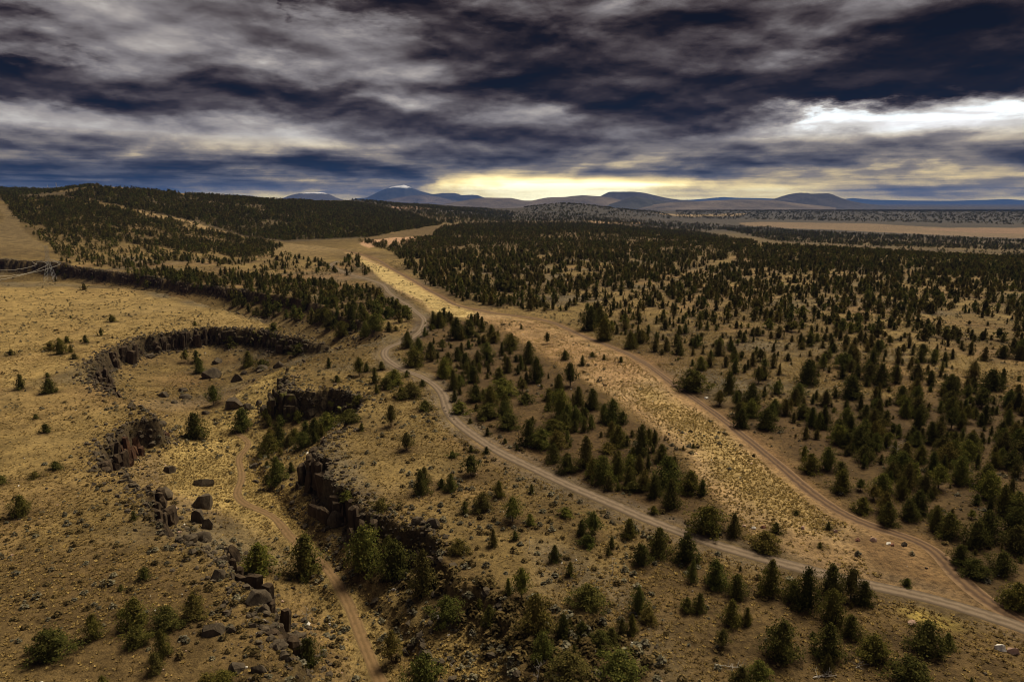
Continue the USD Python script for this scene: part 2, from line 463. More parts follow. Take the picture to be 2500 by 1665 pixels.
# ---- roads, traced; the ground is levelled under each
GRAVEL = [(2640, 1590), (2560, 1556), (2500, 1533), (2400, 1500), (2300, 1468), (2200, 1443), (2130, 1430), (2060, 1412), (1950, 1385), (1850, 1358), (1760, 1335), (1690, 1308), (1610, 1280), (1500, 1232), (1400, 1190),
          (1300, 1143), (1220, 1103), (1160, 1065), (1110, 1025), (1092, 995), (1083, 965), (1060, 940), (1030, 920), (990, 905), (955, 885), (938, 865), (942, 851), (965, 842), (1000, 827), (1026, 808), (1034, 794), (1036, 781),
          (1020, 765), (990, 741), (966, 727), (948, 712), (935, 696), (914, 687), (872, 675), (845, 666), (825, 658), (809, 649), (812, 643), (826, 638)]
TRACK = [(2640, 1590), (2560, 1553), (2500, 1522), (2408, 1465), (2354, 1421), (2311, 1378), (2293, 1349), (2246, 1320), (2173, 1299), (2119, 1281), (2047, 1248), (1993, 1212), (1939, 1169), (1885, 1122), (1859, 1100),
         (1802, 1054), (1740, 1007), (1686, 967), (1648, 942), (1583, 892), (1511, 855), (1439, 827), (1388, 805), (1348, 787), (1294, 776), (1222, 767), (1168, 758), (1114, 745), (1078, 725), (1049, 710), (1005, 683),
         (951, 653), (922, 635), (890, 624), (857, 615), (830, 608)]
TRAIL = [(945, 1700), (930, 1665), (905, 1610), (880, 1550), (855, 1490), (840, 1455), (820, 1410), (800, 1385), (775, 1362), (735, 1340), (715, 1315), (695, 1290), (665, 1260), (630, 1242), (600, 1232), (582, 1218), (577, 1200),
         (588, 1180), (590, 1150), (583, 1130), (590, 1110), (606, 1096), (612, 1085), (600, 1070), (580, 1055), (568, 1045)]
DITCH = [(616, 1110), (636, 1170), (675, 1203), (730, 1262), (770, 1310), (810, 1357), (850, 1400), (880, 1430), (920, 1480), (960, 1522), (1000, 1570), (1012, 1615)]
SPUR = [(826, 638), (790, 645), (760, 632), (745, 620)]


def level_along(pix, half, blend):
    p = cast(*np.array(pix, float).T, terrain)
    p = p[~np.isnan(p[:, 0])]
    c = smooth_line(p[:, :2], 2.0)
    z = terrain(c[:, 0], c[:, 1])
    z = ndimage.gaussian_filter1d(z, 6.0, mode='nearest')
    t = cKDTree(c)
    m = raster_line(c)
    dist = ndimage.distance_transform_edt(m == 0) * RES
    sel = np.nonzero(dist < half + blend + 2)
    d, k = t.query(np.stack([gx[sel], gy[sel]], 1))
    w = 1 - ss(np.clip((d - half) / blend, 0, 1))
    NB[sel] = NB[sel] * (1 - w) + z[k] * w
    return c, dist


line_ditch = smooth_line(cast(*np.array(DITCH, float).T, terrain)[:, :2], 2.0)
dist_ditch = ndimage.distance_transform_edt(raster_line(line_ditch) == 0) * RES
NB -= 1.9 * np.exp(-(dist_ditch / 1.7) ** 2)
line_gravel, dist_gravel = level_along(GRAVEL, 3.6, 3.0)
line_track, dist_track = level_along(TRACK, 2.6, 2.5)
line_trail, dist_trail = level_along(TRAIL, 1.9, 1.5)


def at(px, py):
    return cast(px, py, terrain)


# ------------------------------------------------------------------ ground colours (base colours of soil, grass and litter, partly with shade painted in)
def world_poly(pix):
    p = at(*np.array(pix, float).T)
    return p[~np.isnan(p[:, 0])][:, :2]


RAG = (fbm(gx / 11, gy / 11, 3, 6) - .5) * 2


def near_mask(pix, blur=4.0, rough=.5):
    m = ndimage.gaussian_filter(raster_poly(world_poly(pix)).astype(np.float32), blur)
    return np.clip((m - .5) * 2 + .5 + rough * RAG, 0, 1) * (m > .02)


C_GRASS = np.array([.172, .120, .047])      # dry bunch grass
C_GOLD = np.array([.31, .225, .085])        # thick cured grass
C_SOIL = np.array([.205, .122, .060])       # pinkish soil
C_BROWN = np.array([.078, .052, .022])      # upland mix
C_LITTER_SHADE = np.array([.062, .038, .017])     # needle litter, darkened to carry painted shade as well
C_ROCKY = np.array([.050, .037, .022])       # lichen covered rubble
C_GREY = np.array([.14, .115, .08])         # sagebrush flat

STRIP = [(835, 612), (857, 618), (890, 627), (951, 657), (1005, 688), (1078, 729), (1168, 763), (1294, 781), (1388, 812), (1511, 862), (1648, 952), (1740, 1017), (1859, 1110), (1939, 1178), (2047, 1256), (2173, 1310), (2250, 1345),
         (2300, 1400), (2440, 1490), (2300, 1462), (2130, 1425), (2050, 1400), (1950, 1360), (1850, 1310), (1780, 1250), (1720, 1180), (1680, 1110), (1600, 1040), (1500, 970), (1420, 920), (1330, 860), (1230, 800), (1140, 775),
         (1060, 770), (1035, 740), (990, 720), (940, 690), (912, 660), (880, 640)]
GOLD_FAR = [(857, 620), (951, 658), (1005, 690), (1078, 730), (1160, 765), (1140, 776), (1065, 768), (1035, 735), (985, 712), (940, 688), (912, 660), (880, 640)]
GOLD_MID = [(1560, 930), (1680, 1000), (1780, 1070), (1880, 1150), (1990, 1240), (2060, 1290), (1990, 1330), (1900, 1270), (1800, 1200), (1720, 1120), (1650, 1050), (1560, 990)]
PINK_MID = [(1130, 770), (1290, 785), (1380, 815), (1500, 870), (1560, 930), (1500, 960), (1400, 910), (1300, 850), (1200, 800)]
BARE_SE = [(2060, 1290), (2170, 1312), (2260, 1360), (2330, 1430), (2440, 1490), (2300, 1462), (2200, 1430), (2130, 1390), (2080, 1340)]
FLOOR = [(560, 985), (690, 890), (720, 905), (680, 960), (670, 1000), (640, 1010), (650, 1180), (760, 1200), (800, 1260), (830, 1340), (900, 1440), (1000, 1480), (1130, 1550), (1230, 1665), (880, 1665), (800, 1500), (760, 1400), (640, 1300), (560, 1250), (440, 1200), (400, 1100), (480, 1030)]
FLOOR_GOLD = [(590, 1090), (640, 1130), (740, 1190), (790, 1280), (840, 1370), (930, 1450), (1010, 1560), (1080, 1610), (960, 1600), (900, 1500), (830, 1440), (770, 1360), (680, 1270), (600, 1200)]
MEADOW = [(990, 1480), (1130, 1540), (1230, 1600), (1260, 1700), (1080, 1700), (1000, 1600)]
GROVE = [(1010, 770), (1190, 790), (1280, 850), (1420, 930), (1500, 980), (1600, 1060), (1690, 1180), (1780, 1260), (1850, 1340), (1760, 1318), (1600, 1262), (1480, 1205), (1300, 1120), (1160, 1045), (1110, 985), (1060, 915), (980, 870), (990, 830)]
EAST_WOOD = [(1740, 990), (2000, 980), (2560, 960), (2560, 1540), (2420, 1440), (2320, 1350), (2190, 1295), (2050, 1230), (1880, 1090)]
LOWER = [(870, 1270), (1000, 1290), (1080, 1340), (1200, 1420), (1350, 1480), (1550, 1560), (1650, 1700), (1280, 1700), (1180, 1560), (1090, 1500), (1000, 1440), (890, 1380)]
RUBBLE = [(1250, 1300), (1330, 1310), (1420, 1370), (1520, 1440), (1600, 1520), (1640, 1600), (1700, 1700), (1580, 1700), (1560, 1580), (1480, 1480), (1380, 1410), (1280, 1350)]
SE_LOW = [(1600, 1330), (1850, 1400), (2050, 1440), (2200, 1480), (2400, 1560), (2520, 1600), (2520, 1720), (1640, 1720), (1560, 1540), (1500, 1420)]
NEAR_WEST = [(-60, 1330), (200, 1330), (330, 1250), (420, 1330), (560, 1440), (690, 1560), (780, 1720), (-60, 1720)]
YELLOW_SE = [(2160, 1478), (2230, 1484), (2330, 1515), (2400, 1545), (2300, 1530), (2220, 1512)]
SCREE = [(760, 1090), (830, 1100), (900, 1180), (960, 1270), (880, 1290), (840, 1230), (790, 1150)]

COL = np.empty(gx.shape + (3,), np.float32)
t1 = fbm(gx / 60, gy / 60, 4, 2)[..., None]
t2 = fbm(gx / 17 + 9, gy / 17, 3, 3)[..., None]
COL[:] = C_BROWN + (C_GRASS - C_BROWN) * np.clip((t1 - .36) * 3.2 + (t2 - .5) * 1.8 + .15, 0, 1)
COL += (C_GREY * .72 - COL) * (np.clip((fbm(gx / 26 + 50, gy / 26, 3, 0)[..., None] - .53) * 7, 0, 1) * .7)
COL += (C_SOIL - COL) * (np.clip((fbm(gx / 34, gy / 34 + 4, 3, 7)[..., None] - .52) * 6, 0, 1) * .55)


def paint(pix, colour, k=1.0, blur=4.0, rough=.5, vary=.0):
    m = near_mask(pix, blur, rough)[..., None] * k
    if vary:
        m = m * np.clip(1 + vary * (t2 - .5) * 4, 0, 1.0)
    COL[:] += (np.asarray(colour, np.float32) - COL) * m


paint(EAST_WOOD, C_LITTER_SHADE * 1.0, .85, 8, .6, .2)  # wood floor litter, with shade painted into the colour
paint([(-40, 700), (300, 706), (560, 766), (700, 806), (480, 800), (340, 822), (230, 872), (100, 930), (-40, 960)], C_GRASS * 1.5, .8, 6, .5, .3)
paint([(-40, 940), (100, 930), (220, 960), (330, 1000), (280, 1080), (230, 1110), (330, 1180), (100, 1260), (-40, 1260)], C_GRASS * 1.25, .6, 10, .7, .4)
paint(STRIP, C_SOIL * 1.45, .92, 3, .3)
paint(STRIP, [.31, .23, .125], .6, 3, .8, .8)
paint(GOLD_FAR, [.38, .285, .125], .95, 3, .4)
paint(GOLD_MID, C_GOLD * .95, .6, 5, 1.0, .7)
paint(PINK_MID, C_SOIL * 1.3, .5, 6, .9)
paint(BARE_SE, C_SOIL * .8, .9, 4, .4)
paint(GROVE, C_LITTER_SHADE * 1.15, .9, 5, .6, .3)  # grove litter and the shade under its trees, painted as one colour
paint(SE_LOW, C_LITTER_SHADE * 1.15, .8, 6, .8, .4)  # litter ground, darkened further to paint in the corner falloff
paint(NEAR_WEST, C_LITTER_SHADE * 1.3, .72, 14, .8, .5)  # browner slope; the dark corner is painted into its colour too
paint(LOWER, C_LITTER_SHADE * .95, .85, 5, .7, .4)  # brushy litter, with darkening along the near edge painted in as shade
paint(RUBBLE, C_GREY * 1.05, .7, 4, .8)
paint(FLOOR, C_GRASS * 1.25, .9, 5, .5)
paint(FLOOR, C_GOLD * 1.0, .7, 4, 1.0, .9)
paint(FLOOR_GOLD, C_GOLD * 1.25, .85, 4, .8, .5)
paint(MEADOW, C_GOLD * .9, .8, 4, .8, .5)
paint(YELLOW_SE, np.array([.42, .32, .08]), .8, 2, .8)
paint(SCREE, C_GREY * .8, .6, 3, .8)
# steep ground is bare rock and rubble
gz_y, gz_x = np.gradient(NB, RES)
slope = ndimage.gaussian_filter(np.hypot(gz_x, gz_y), 1.2)
rock_m = np.clip((slope - .75) / .6, 0, 1)[..., None]
COL += (C_ROCKY - COL) * rock_m * .9
mid_m = np.clip((slope - .32) / .4, 0, 1)[..., None]
COL += (C_GRASS * .8 - COL) * mid_m * (1 - rock_m) * .5
# the line of the ditch and the bare shoulders of the roads
COL += (C_LITTER_SHADE * 1.3 - COL) * np.exp(-(dist_ditch / 1.9) ** 2)[..., None] * .9
sh = np.clip(1 - np.abs(dist_gravel - 4.0) / 3.2, 0, 1)[..., None]
COL += (np.array([.11, .088, .07]) - COL) * sh * .75 * np.clip(t2 * 2.0 - .2, 0, 1)
st = np.clip(1 - dist_track / 6.5, 0, 1)[..., None]
COL += (np.array([.165, .092, .045]) - COL) * np.clip(st * 1.6, 0, 1) * .55 * np.clip(t2 * 2 - .1, 0, 1)
stl = np.clip(1 - dist_trail / 2.6, 0, 1)[..., None]
COL += (np.array([.15, .10, .045]) - COL) * stl * .5

# far ground: painted zones in the world, with ragged edges
FAR_ZONES = [
    ([(0, 490), (160, 478), (330, 510), (480, 545), (640, 585), (700, 592), (900, 580), (1080, 545), (1000, 515), (850, 494), (640, 489), (450, 477), (330, 466), (220, 463), (150, 470), (0, 472)], [.068, .050, .026], .85),
    ([(870, 585), (960, 612), (1080, 712), (1230, 755), (1400, 760), (1600, 700), (1800, 625), (1850, 592), (1700, 562), (1500, 545), (1250, 540), (1080, 550)], [.095, .064, .030], .8),
    ([(0, 500), (14, 500), (60, 560), (108, 600), (118, 640), (0, 636)], [.125, .090, .045], .9),
    ([(640, 600), (700, 595), (780, 600), (840, 612), (880, 640), (780, 650), (640, 650), (600, 640)], [.185, .132, .064], .85),
    ([(880, 590), (960, 580), (1040, 578), (1030, 590), (960, 595), (900, 606)], [.34, .21, .13], .9),
    ([(330, 514), (480, 545), (640, 588), (640, 592), (470, 551), (330, 520)], [.24, .165, .085], .9),
    ([(1800, 545), (1850, 542), (2100, 545), (2300, 556), (2520, 556), (2520, 583), (2300, 575), (2050, 562), (1900, 556), (1820, 552)], [.155, .108, .066], .9),
    ([(2240, 559), (2520, 557), (2520, 571), (2400, 570)], [.18, .115, .075], .9),
    ([(1700, 515), (2520, 512), (2520, 546), (2000, 538), (1700, 530)], [.045, .040, .034], .9),
    ([(1290, 505), (1370, 498), (1500, 512), (1620, 525), (1640, 535), (1400, 527), (1290, 518)], [.045, .040, .034], .9),
    ([(1590, 519), (1830, 521), (1800, 528), (1620, 525)], [.22, .16, .09], .9),
    ([(950, 507), (1020, 503), (1060, 510), (1000, 513)], [.26, .17, .12], .7),
    ([(1420, 538), (1560, 542), (1600, 548), (1450, 546)], [.30, .20, .11], .8)]

# one sheet: a fan of cells around the drone, fine in view and coarse elsewhere
az = np.r_[np.arange(-44, 44.01, .112), np.arange(48, 312.01, 6.0)]
rr = np.r_[0.5, 6, 15, 25, 35, np.exp(np.arange(math.log(45), math.log(1150), .0046)), np.exp(np.arange(math.log(1150), math.log(58000), .0125))]
A, R = np.meshgrid(np.radians(az), rr)
VX, VY = (np.sin(A) * R).ravel(), (np.cos(A) * R).ravel()
VZ = terrain(VX, VY)
na, nr = len(az), len(rr)
i, j = np.meshgrid(np.arange(nr - 1), np.arange(na), indexing='ij')
j1 = (j + 1) % na
a_, b_, c_, e_ = (i * na + j).ravel(), (i * na + j1).ravel(), ((i + 1) * na + j1).ravel(), ((i + 1) * na + j).ravel()
GF = np.vstack([np.stack([a_, c_, b_], 1), np.stack([a_, e_, c_], 1), np.stack([np.full(na, 0), np.arange(na), np.arange(na)], 1)[:0]])
inx = (VX > X0 + 2) & (VX < X1 - 2) & (VY > Y0 + 2) & (VY < Y1 - 2)
VC = np.empty((len(VX), 3), np.float32)
tf = fbm(VX / 120 + 5, VY / 120, 4, 2)[:, None]
tf2 = fbm(VX / 420 + 5, VY / 420, 3, 6)[:, None]
VC[:] = C_BROWN + (C_GRASS - C_BROWN) * np.clip((tf - .3) * 2.2 + .1, 0, 1)
fargrey = np.clip((R.ravel() - 1900) / 1500, 0, 1)[:, None]
VC *= .86 + .5 * (fbm(VX / 30 + 2, VY / 30, 3, 5) - .5)[:, None] * 2
VC += (np.array([.043, .037, .030]) * (0.55 + .9 * tf2) - VC) * fargrey * .92
west = (VX < -.55 * VY) & (R.ravel() > 2350)        # brushy saddle behind the wooded hill
VC[west] = np.array([.040, .031, .021]) * (.6 + .8 * tf[west])
jx, jy = (fbm(VX / 60, VY / 60, 3, 1) - .5), (fbm(VX / 60 + 31, VY / 60 + 7, 3, 2) - .5)
jit = np.clip(R.ravel() * .012, 0, 45) * 2
front = VY > 300
for pix, colour, k in FAR_ZONES:
    wp = world_poly(pix)
    if len(wp) < 3:
        continue
    m = np.zeros(len(VX), bool)
    m[front] = shapely.contains_xy(shapely.Polygon(wp).buffer(0), (VX + jx * jit)[front], (VY + jy * jit)[front])
    VC[m] += (np.array(colour) * (.75 + .5 * tf[m]) - VC[m]) * k
e = np.minimum(np.minimum(VX - X0, X1 - VX), np.minimum(VY - Y0, Y1 - VY))
wn = np.clip(e / 160, 0, 1)[:, None]
wn = np.clip(wn * (1 - np.clip((R.ravel()[:, None] - 980) / 220, 0, 1)) , 0, 1)


def ground_material():
    n = {"pos": ("geometry", {}), "col": ("attribute", {"attribute": "ground_colour"}),
         "n1": ("noise_texture", {"scale": .11, "detail": 6, "roughness": .6}),
         "n2": ("noise_texture", {"scale": .85, "detail": 5, "roughness": .68}),
         "n3": ("noise_texture", {"scale": 3.1, "detail": 4, "roughness": .6}),
         "r1": ("rgb_ramp", {"ramp": [(.2, (.45, .44, .42)), (.42, (.78, .77, .75)), (.56, (1.08, 1.07, 1.05)), (.8, (1.42, 1.40, 1.34))]}),
         "r2": ("rgb_ramp", {"ramp": [(0, (.30, .28, .26)), (.36, (.55, .53, .50)), (.47, (.92, .92, .92)), (.58, (1.18, 1.17, 1.12)), (1, (1.7, 1.66, 1.5))]}),
         "r3": ("rgb_ramp", {"ramp": [(0, (.55, .55, .55)), (.5, (1, 1, 1)), (1, (1.5, 1.5, 1.45))]}),
         "m1": ("mix", {"mix_type": "multiply", "fac": 1.0}), "m2": ("mix", {"mix_type": "multiply", "fac": 1.0}), "m3": ("mix", {"mix_type": "multiply", "fac": .8}),
         "hs": ("math", {"math_type": "multiply_add", "value2": 1.6}),
         "bump": ("bump", {"strength": .8, "distance": .45}),
         "p": ("principled_bsdf", {"roughness": .95, "specular_ior_level": .1})}
    l = [("pos.position", "n1.vector"), ("pos.position", "n2.vector"), ("pos.position", "n3.vector"), ("n1.fac", "r1.fac"), ("n2.fac", "r2.fac"), ("n3.fac", "r3.fac"),
         ("col.color", "m1.color1"), ("r1.color", "m1.color2"), ("m1.color", "m2.color1"), ("r2.color", "m2.color2"), ("m2.color", "m3.color1"), ("r3.color", "m3.color2"),
         ("n2.fac", "hs.value1"), ("n3.fac", "hs.value3"), ("hs.value", "bump.height"), ("bump.normal", "p.normal"), ("m3.color", "p.base_color")]
    return usdkit.material(stage, '/World/Looks/dry_ground', n, l, surface="p.BSDF")


M_GROUND = ground_material()
g = obj('ground', (np.stack([VX, VY, VZ], 1), GF), M_GROUND, smooth=True)
tag(g, 'rolling dry grassland and juniper upland cut by a small rocky canyon', 'ground', kind='structure')

# ------------------------------------------------------------------ roads
def road_material(name, edge, mid, rut, cx=.5):
    n = {"pos": ("geometry", {}), "ac": ("attribute", {"attribute": "across"}), "n1": ("noise_texture", {"scale": .5, "detail": 5, "roughness": .6}), "n2": ("noise_texture", {"scale": 5.0, "detail": 3, "roughness": .6}),
         "wob": ("math", {"math_type": "multiply_add", "value2": .30, "value3": -.15}), "add": ("math", {"math_type": "add"}),
         "r": ("rgb_ramp", {"ramp": [(0, edge), (.10, edge), (.20, mid), (.28, rut), (.37, rut), (.46, mid), (.54, mid), (.63, rut), (.72, rut), (.80, mid), (.90, edge), (1, edge)]}),
         "r1": ("rgb_ramp", {"ramp": [(0, (.6, .6, .6)), (.5, (1, 1, 1)), (1, (1.35, 1.35, 1.35))]}), "r2": ("rgb_ramp", {"ramp": [(0, (.6, .6, .6)), (.5, (1, 1, 1)), (1, (1.4, 1.4, 1.4))]}),
         "m1": ("mix", {"mix_type": "multiply", "fac": .9}), "m2": ("mix", {"mix_type": "multiply", "fac": .8}),
         "bump": ("bump", {"strength": .5, "distance": .06}), "p": ("principled_bsdf", {"roughness": .9, "specular_ior_level": .15})}
    l = [("pos.position", "n1.vector"), ("pos.position", "n2.vector"), ("n1.fac", "wob.value1"), ("wob.value", "add.value1"), ("ac.fac", "add.value2"), ("add.value", "r.fac"), ("n1.fac", "r1.fac"), ("n2.fac", "r2.fac"),
         ("r.color", "m1.color1"), ("r1.color", "m1.color2"), ("m1.color", "m2.color1"), ("r2.color", "m2.color2"), ("n2.fac", "bump.height"), ("bump.normal", "p.normal"), ("m2.color", "p.base_color")]
    return usdkit.material(stage, '/World/Looks/' + name, n, l, surface="p.BSDF")


def ribbon(name, line, half, mat, label, cat, lift=.05, nacross=9, ragged=.35, seed=1, prof=None):
    t = np.gradient(line, axis=0)
    t /= np.linalg.norm(t, axis=1, keepdims=True)
    nrm = np.stack([-t[:, 1], t[:, 0]], 1)
    u = np.linspace(-1, 1, nacross)
    rg = np.random.default_rng(seed)
    wl = half * (1 + ragged * (ndimage.gaussian_filter1d(rg.random(len(line)), 2) - .5) * 2)
    wr = half * (1 + ragged * (ndimage.gaussian_filter1d(rg.random(len(line)), 2) - .5) * 2)
    P = line[:, None, :] + nrm[:, None, :] * (u[None, :, None] * np.where(u[None, :, None] < 0, wl[:, None, None], wr[:, None, None]))
    z = terrain(P[..., 0], P[..., 1]) + lift
    z[:, [0, -1]] -= lift + .12
    if prof is not None:
        z[:, 1:-1] += np.interp(np.abs(u[1:-1]), *prof)[None]
    V = np.dstack([P, z[..., None]]).reshape(-1, 3)
    i, j = np.meshgrid(np.arange(len(line) - 1), np.arange(nacross - 1), indexing='ij')
    q = np.stack([i * nacross + j, i * nacross + j + 1, (i + 1) * nacross + j + 1, (i + 1) * nacross + j], -1).reshape(-1, 4)
    # the winding must face up
    a, b, c = V[q[0, 0]], V[q[0, 1]], V[q[0, 2]]
    if np.cross(b - a, c - a)[2] < 0:
        q = q[:, ::-1]
    o = obj(name, (V, q), mat, smooth=True)
    primvar(o, 'across', np.tile((u + 1) / 2, len(line)))
    return tag(o, label, cat, kind='structure')


M_GRAVEL = road_material('gravel_road_surface', (.075, .053, .033), (.102, .073, .047), (.155, .113, .076))
M_TRACK = road_material('red_dirt_track_surface', (.165, .104, .054), (.122, .072, .036), (.064, .037, .020))
M_TRAIL = road_material('brown_trail_surface', (.14, .092, .040), (.115, .070, .030), (.15, .092, .042))
ribbon('gravel_road', line_gravel, 2.35, M_GRAVEL, 'pale winding gravel road with two worn wheel tracks', 'road', lift=.10, ragged=.22, prof=([0, .3, .5, .7, 1], [.03, .0, -.03, .0, -.02]))
ribbon('dirt_track', line_track, 2.2, M_TRACK, 'straight reddish dirt track with dark ruts along the clearing', 'track', lift=.06, ragged=.5, seed=3, prof=([0, .2, .45, .7, 1], [.04, .0, -.05, .02, 0]))
ribbon('canyon_trail', line_trail, 1.45, M_TRAIL, 'narrow brown vehicle trail winding along the canyon floor', 'trail', lift=.06, ragged=.5, seed=4)

# ------------------------------------------------------------------ mountains on the horizon
def mountain_material(name, low, high, snow=None, scale=.0012):
    n = {"pos": ("geometry", {}), "n1": ("noise_texture", {"scale": scale, "detail": 8, "roughness": .65}), "r": ("rgb_ramp", {"ramp": [(.3, low), (.5, tuple((a + b) / 2 for a, b in zip(low, high))), (.68, high)]}),
         "p": ("principled_bsdf", {"roughness": .95, "specular_ior_level": .05})}
    l = [("pos.position", "n1.vector"), ("n1.fac", "r.fac")]
    if snow:
        n |= {"sx": ("separate_xyz", {}), "h": ("map_range", {"from_min": snow[0], "from_max": snow[1], "to_min": -.15, "to_max": .95, "clamp": False}),
              "n2": ("noise_texture", {"scale": scale * 2.2, "detail": 8, "roughness": .75}), "add": ("math", {"math_type": "add"}),
              "cl": ("map_range", {"from_min": .72, "from_max": .92, "to_min": 0, "to_max": 1, "clamp": True}), "mx": ("mix", {"mix_type": "mix", "color2": (.72, .74, .78)})}
        l += [("pos.position", "sx.vector"), ("sx.z", "h.value"), ("pos.position", "n2.vector"), ("n2.fac", "add.value1"), ("h.result", "add.value2"), ("add.value", "cl.value"), ("cl.result", "mx.fac"),
              ("r.color", "mx.color1"), ("mx.color", "p.base_color")]
    else:
        l += [("r.color", "p.base_color")]
    return usdkit.material(stage, '/World/Looks/' + name, n, l, surface="p.BSDF")


def mountain(name, profile, dist, deep, mat, label, cat, base=-75.0, rough=.16, power=1.25, seed=0, nx=150, ny=46, flat=0.0):
    """a real massif: its skyline follows the profile, its flanks fall away in front and behind"""
    p = np.array([(profile[0][0] - 45, 508)] + list(profile) + [(profile[-1][0] + 45, 508)], float)
    rough = rough * 1.7
    px = np.linspace(p[0, 0], p[-1, 0], nx)
    py = PchipInterpolator(p[:, 0], p[:, 1])(px)
    d = ray_dirs(px, py)
    k = dist / d[:, 1]
    X, Zr = d[:, 0] * k, H + d[:, 2] * k
    v = np.linspace(-1, 1, ny)
    Y = dist + v * deep
    XX, YY = np.meshgrid(X, Y)
    XX = XX * (YY / dist)
    er = fbm(XX / (deep * .22) + seed, YY / (deep * .22), 4, seed) - .5
    er2 = 1 - np.abs(fbm(XX / (deep * .13) + seed, YY / (deep * .35), 4, seed + 3) - .5) * 4
    f = np.clip(1 - np.abs(v), 0, 1)[:, None] ** power
    if flat:
        f = np.clip(f * (1 + flat), 0, 1)
    rise = np.maximum(Zr - base, 0)[None, :]
    away = np.clip(np.abs(v) * 3, 0, 1)[:, None] * (f ** .5)
    Z = base + rise * np.clip(f + away * (er * rough * 2.2 + (er2 - .6) * rough * .8), 0, 1.02) - (f < .02) * 40
    Z[:, [0, -1]] = base - 60
    i, j = np.meshgrid(np.arange(ny - 1), np.arange(nx - 1), indexing='ij')
    q = np.stack([i * nx + j, i * nx + j + 1, (i + 1) * nx + j + 1, (i + 1) * nx + j], -1).reshape(-1, 4)
    o = obj(name, (np.stack([XX, YY, Z], -1).reshape(-1, 3), q), mat, smooth=True)
    return tag(o, label, cat, kind='structure')


M_FORESTED = mountain_material('forested_slopes', (.020, .024, .024), (.06, .056, .050), scale=.0011)
M_MESA = mountain_material('dry_mesa_slopes', (.026, .027, .032), (.070, .064, .066), scale=.0014)
M_FOOT = mountain_material('grassy_foothills', (.045, .040, .036), (.15, .118, .092), scale=.0010)
M_FAR_HAZED = mountain_material('far_range', (.025, .034, .045), (.05, .058, .068), scale=.0004)  # slight blue of distance haze painted into the base colour
M_SNOWPEAK = mountain_material('snowy_peak', (.020, .024, .026), (.055, .053, .052), snow=(600, 930), scale=.0009)
M_SNOWDOME = mountain_material('snow_streaked_dome', (.034, .034, .036), (.085, .075, .070), snow=(330, 480), scale=.0013)
mountain('far_mountains', [(1180, 496), (1300, 490), (1500, 490), (1680, 488), (1725, 485), (1765, 481.5), (1800, 483), (1850, 484), (1950, 486), (2050, 487), (2080, 484), (2120, 487), (2200, 489.5), (2300, 490.5), (2380, 489), (2460, 486.5), (2500, 488.5), (2560, 488), (2650, 492), (2750, 494)],
         52000, 5000, M_FAR_HAZED, 'long low blue range at the right end of the horizon', 'mountains', rough=.10, seed=3)
mountain('purple_hill', [(-220, 478), (-150, 463), (-80, 455), (-30, 456), (10, 461), (35, 467), (60, 474), (85, 482)], 21000, 2600, M_FOOT, 'purple hill cut by the left edge of the horizon', 'hill', base=0, seed=2)
mountain('snowy_dome', [(640, 497), (665, 491), (690, 484), (712, 476), (735, 471.5), (755, 470), (775, 469.5), (795, 471.5), (808, 476), (820, 482), (835, 487), (860, 492), (880, 496)], 27000, 2600, M_SNOWDOME,
         'low broad dome mountain with streaks of snow near its top', 'mountain', base=-10, rough=.12, seed=5, power=1.1)
mountain('volcano', [(800, 498), (850, 490), (872, 484.5), (892, 483), (905, 478), (925, 468), (945, 460), (962, 455), (978, 453), (986, 451.5), (994, 454), (1006, 459), (1022, 465), (1040, 470), (1060, 475), (1085, 481), (1115, 488), (1140, 494)],
         34000, 4200, M_SNOWPEAK, 'tall pointed volcano with a thin cap of snow', 'mountain', base=-20, rough=.14, seed=6, power=1.15, ny=60)
mountain('long_ridge', [(1000, 494), (1030, 482), (1055, 474.5), (1085, 471.5), (1105, 471), (1118, 473), (1128, 476.5), (1150, 475.5), (1165, 476.5), (1178, 481), (1200, 487), (1230, 494)], 31500, 2600, M_FORESTED,
         'dark blue rounded ridge joining the volcano on its right', 'ridge', base=-20, rough=.16, seed=8)
mountain('volcano_foothill', [(900, 497), (935, 490), (970, 483), (1000, 478), (1030, 475.5), (1060, 479), (1100, 487), (1130, 495)], 28500, 2000, M_FOOT, 'paler bare shoulder in front of the volcano', 'hill', base=-30, rough=.2, seed=9)
mountain('tan_foothills', [(1090, 497), (1130, 490), (1165, 484), (1186, 482), (1215, 482.5), (1245, 483), (1262, 486), (1280, 489.5), (1296, 489.5), (1320, 485), (1345, 481.5), (1375, 481), (1402, 478), (1425, 476.5), (1450, 478), (1475, 480), (1510, 487), (1550, 494), (1580, 499)],
         15500, 1900, M_FOOT, 'low tan foothills under the golden gap in the clouds', 'hills', rough=.16, seed=11)
mountain('flat_topped_butte', [(1400, 499), (1440, 487), (1466, 480), (1478, 474), (1490, 469.5), (1520, 469), (1547, 469.5), (1570, 472), (1587, 475), (1603, 479), (1630, 484.5), (1660, 488.5), (1700, 492), (1750, 497)],
         18500, 1500, M_MESA, 'flat-topped butte left of the notch with a sharp left rim', 'butte', rough=.12, seed=12, flat=.25)
mountain('wooded_knoll', [(1490, 498), (1515, 490), (1535, 483), (1553, 479.5), (1572, 483), (1600, 488), (1640, 494), (1680, 499)], 14500, 1200, M_FORESTED, 'dark wooded knoll in front of the flat-topped butte', 'hill', rough=.14, seed=13)
mountain('saddle_butte', [(1820, 500), (1860, 492), (1888, 486.5), (1912, 479), (1936, 473.5), (1955, 471.5), (1970, 471.5), (1980, 473.3), (2000, 472.8), (2022, 472.6), (2032, 475), (2046, 481), (2062, 487), (2085, 492.5), (2110, 497), (2150, 502)],
         16500, 1500, M_MESA, 'broad butte with a saddle-shaped top on the right', 'butte', rough=.12, seed=14, flat=.12)
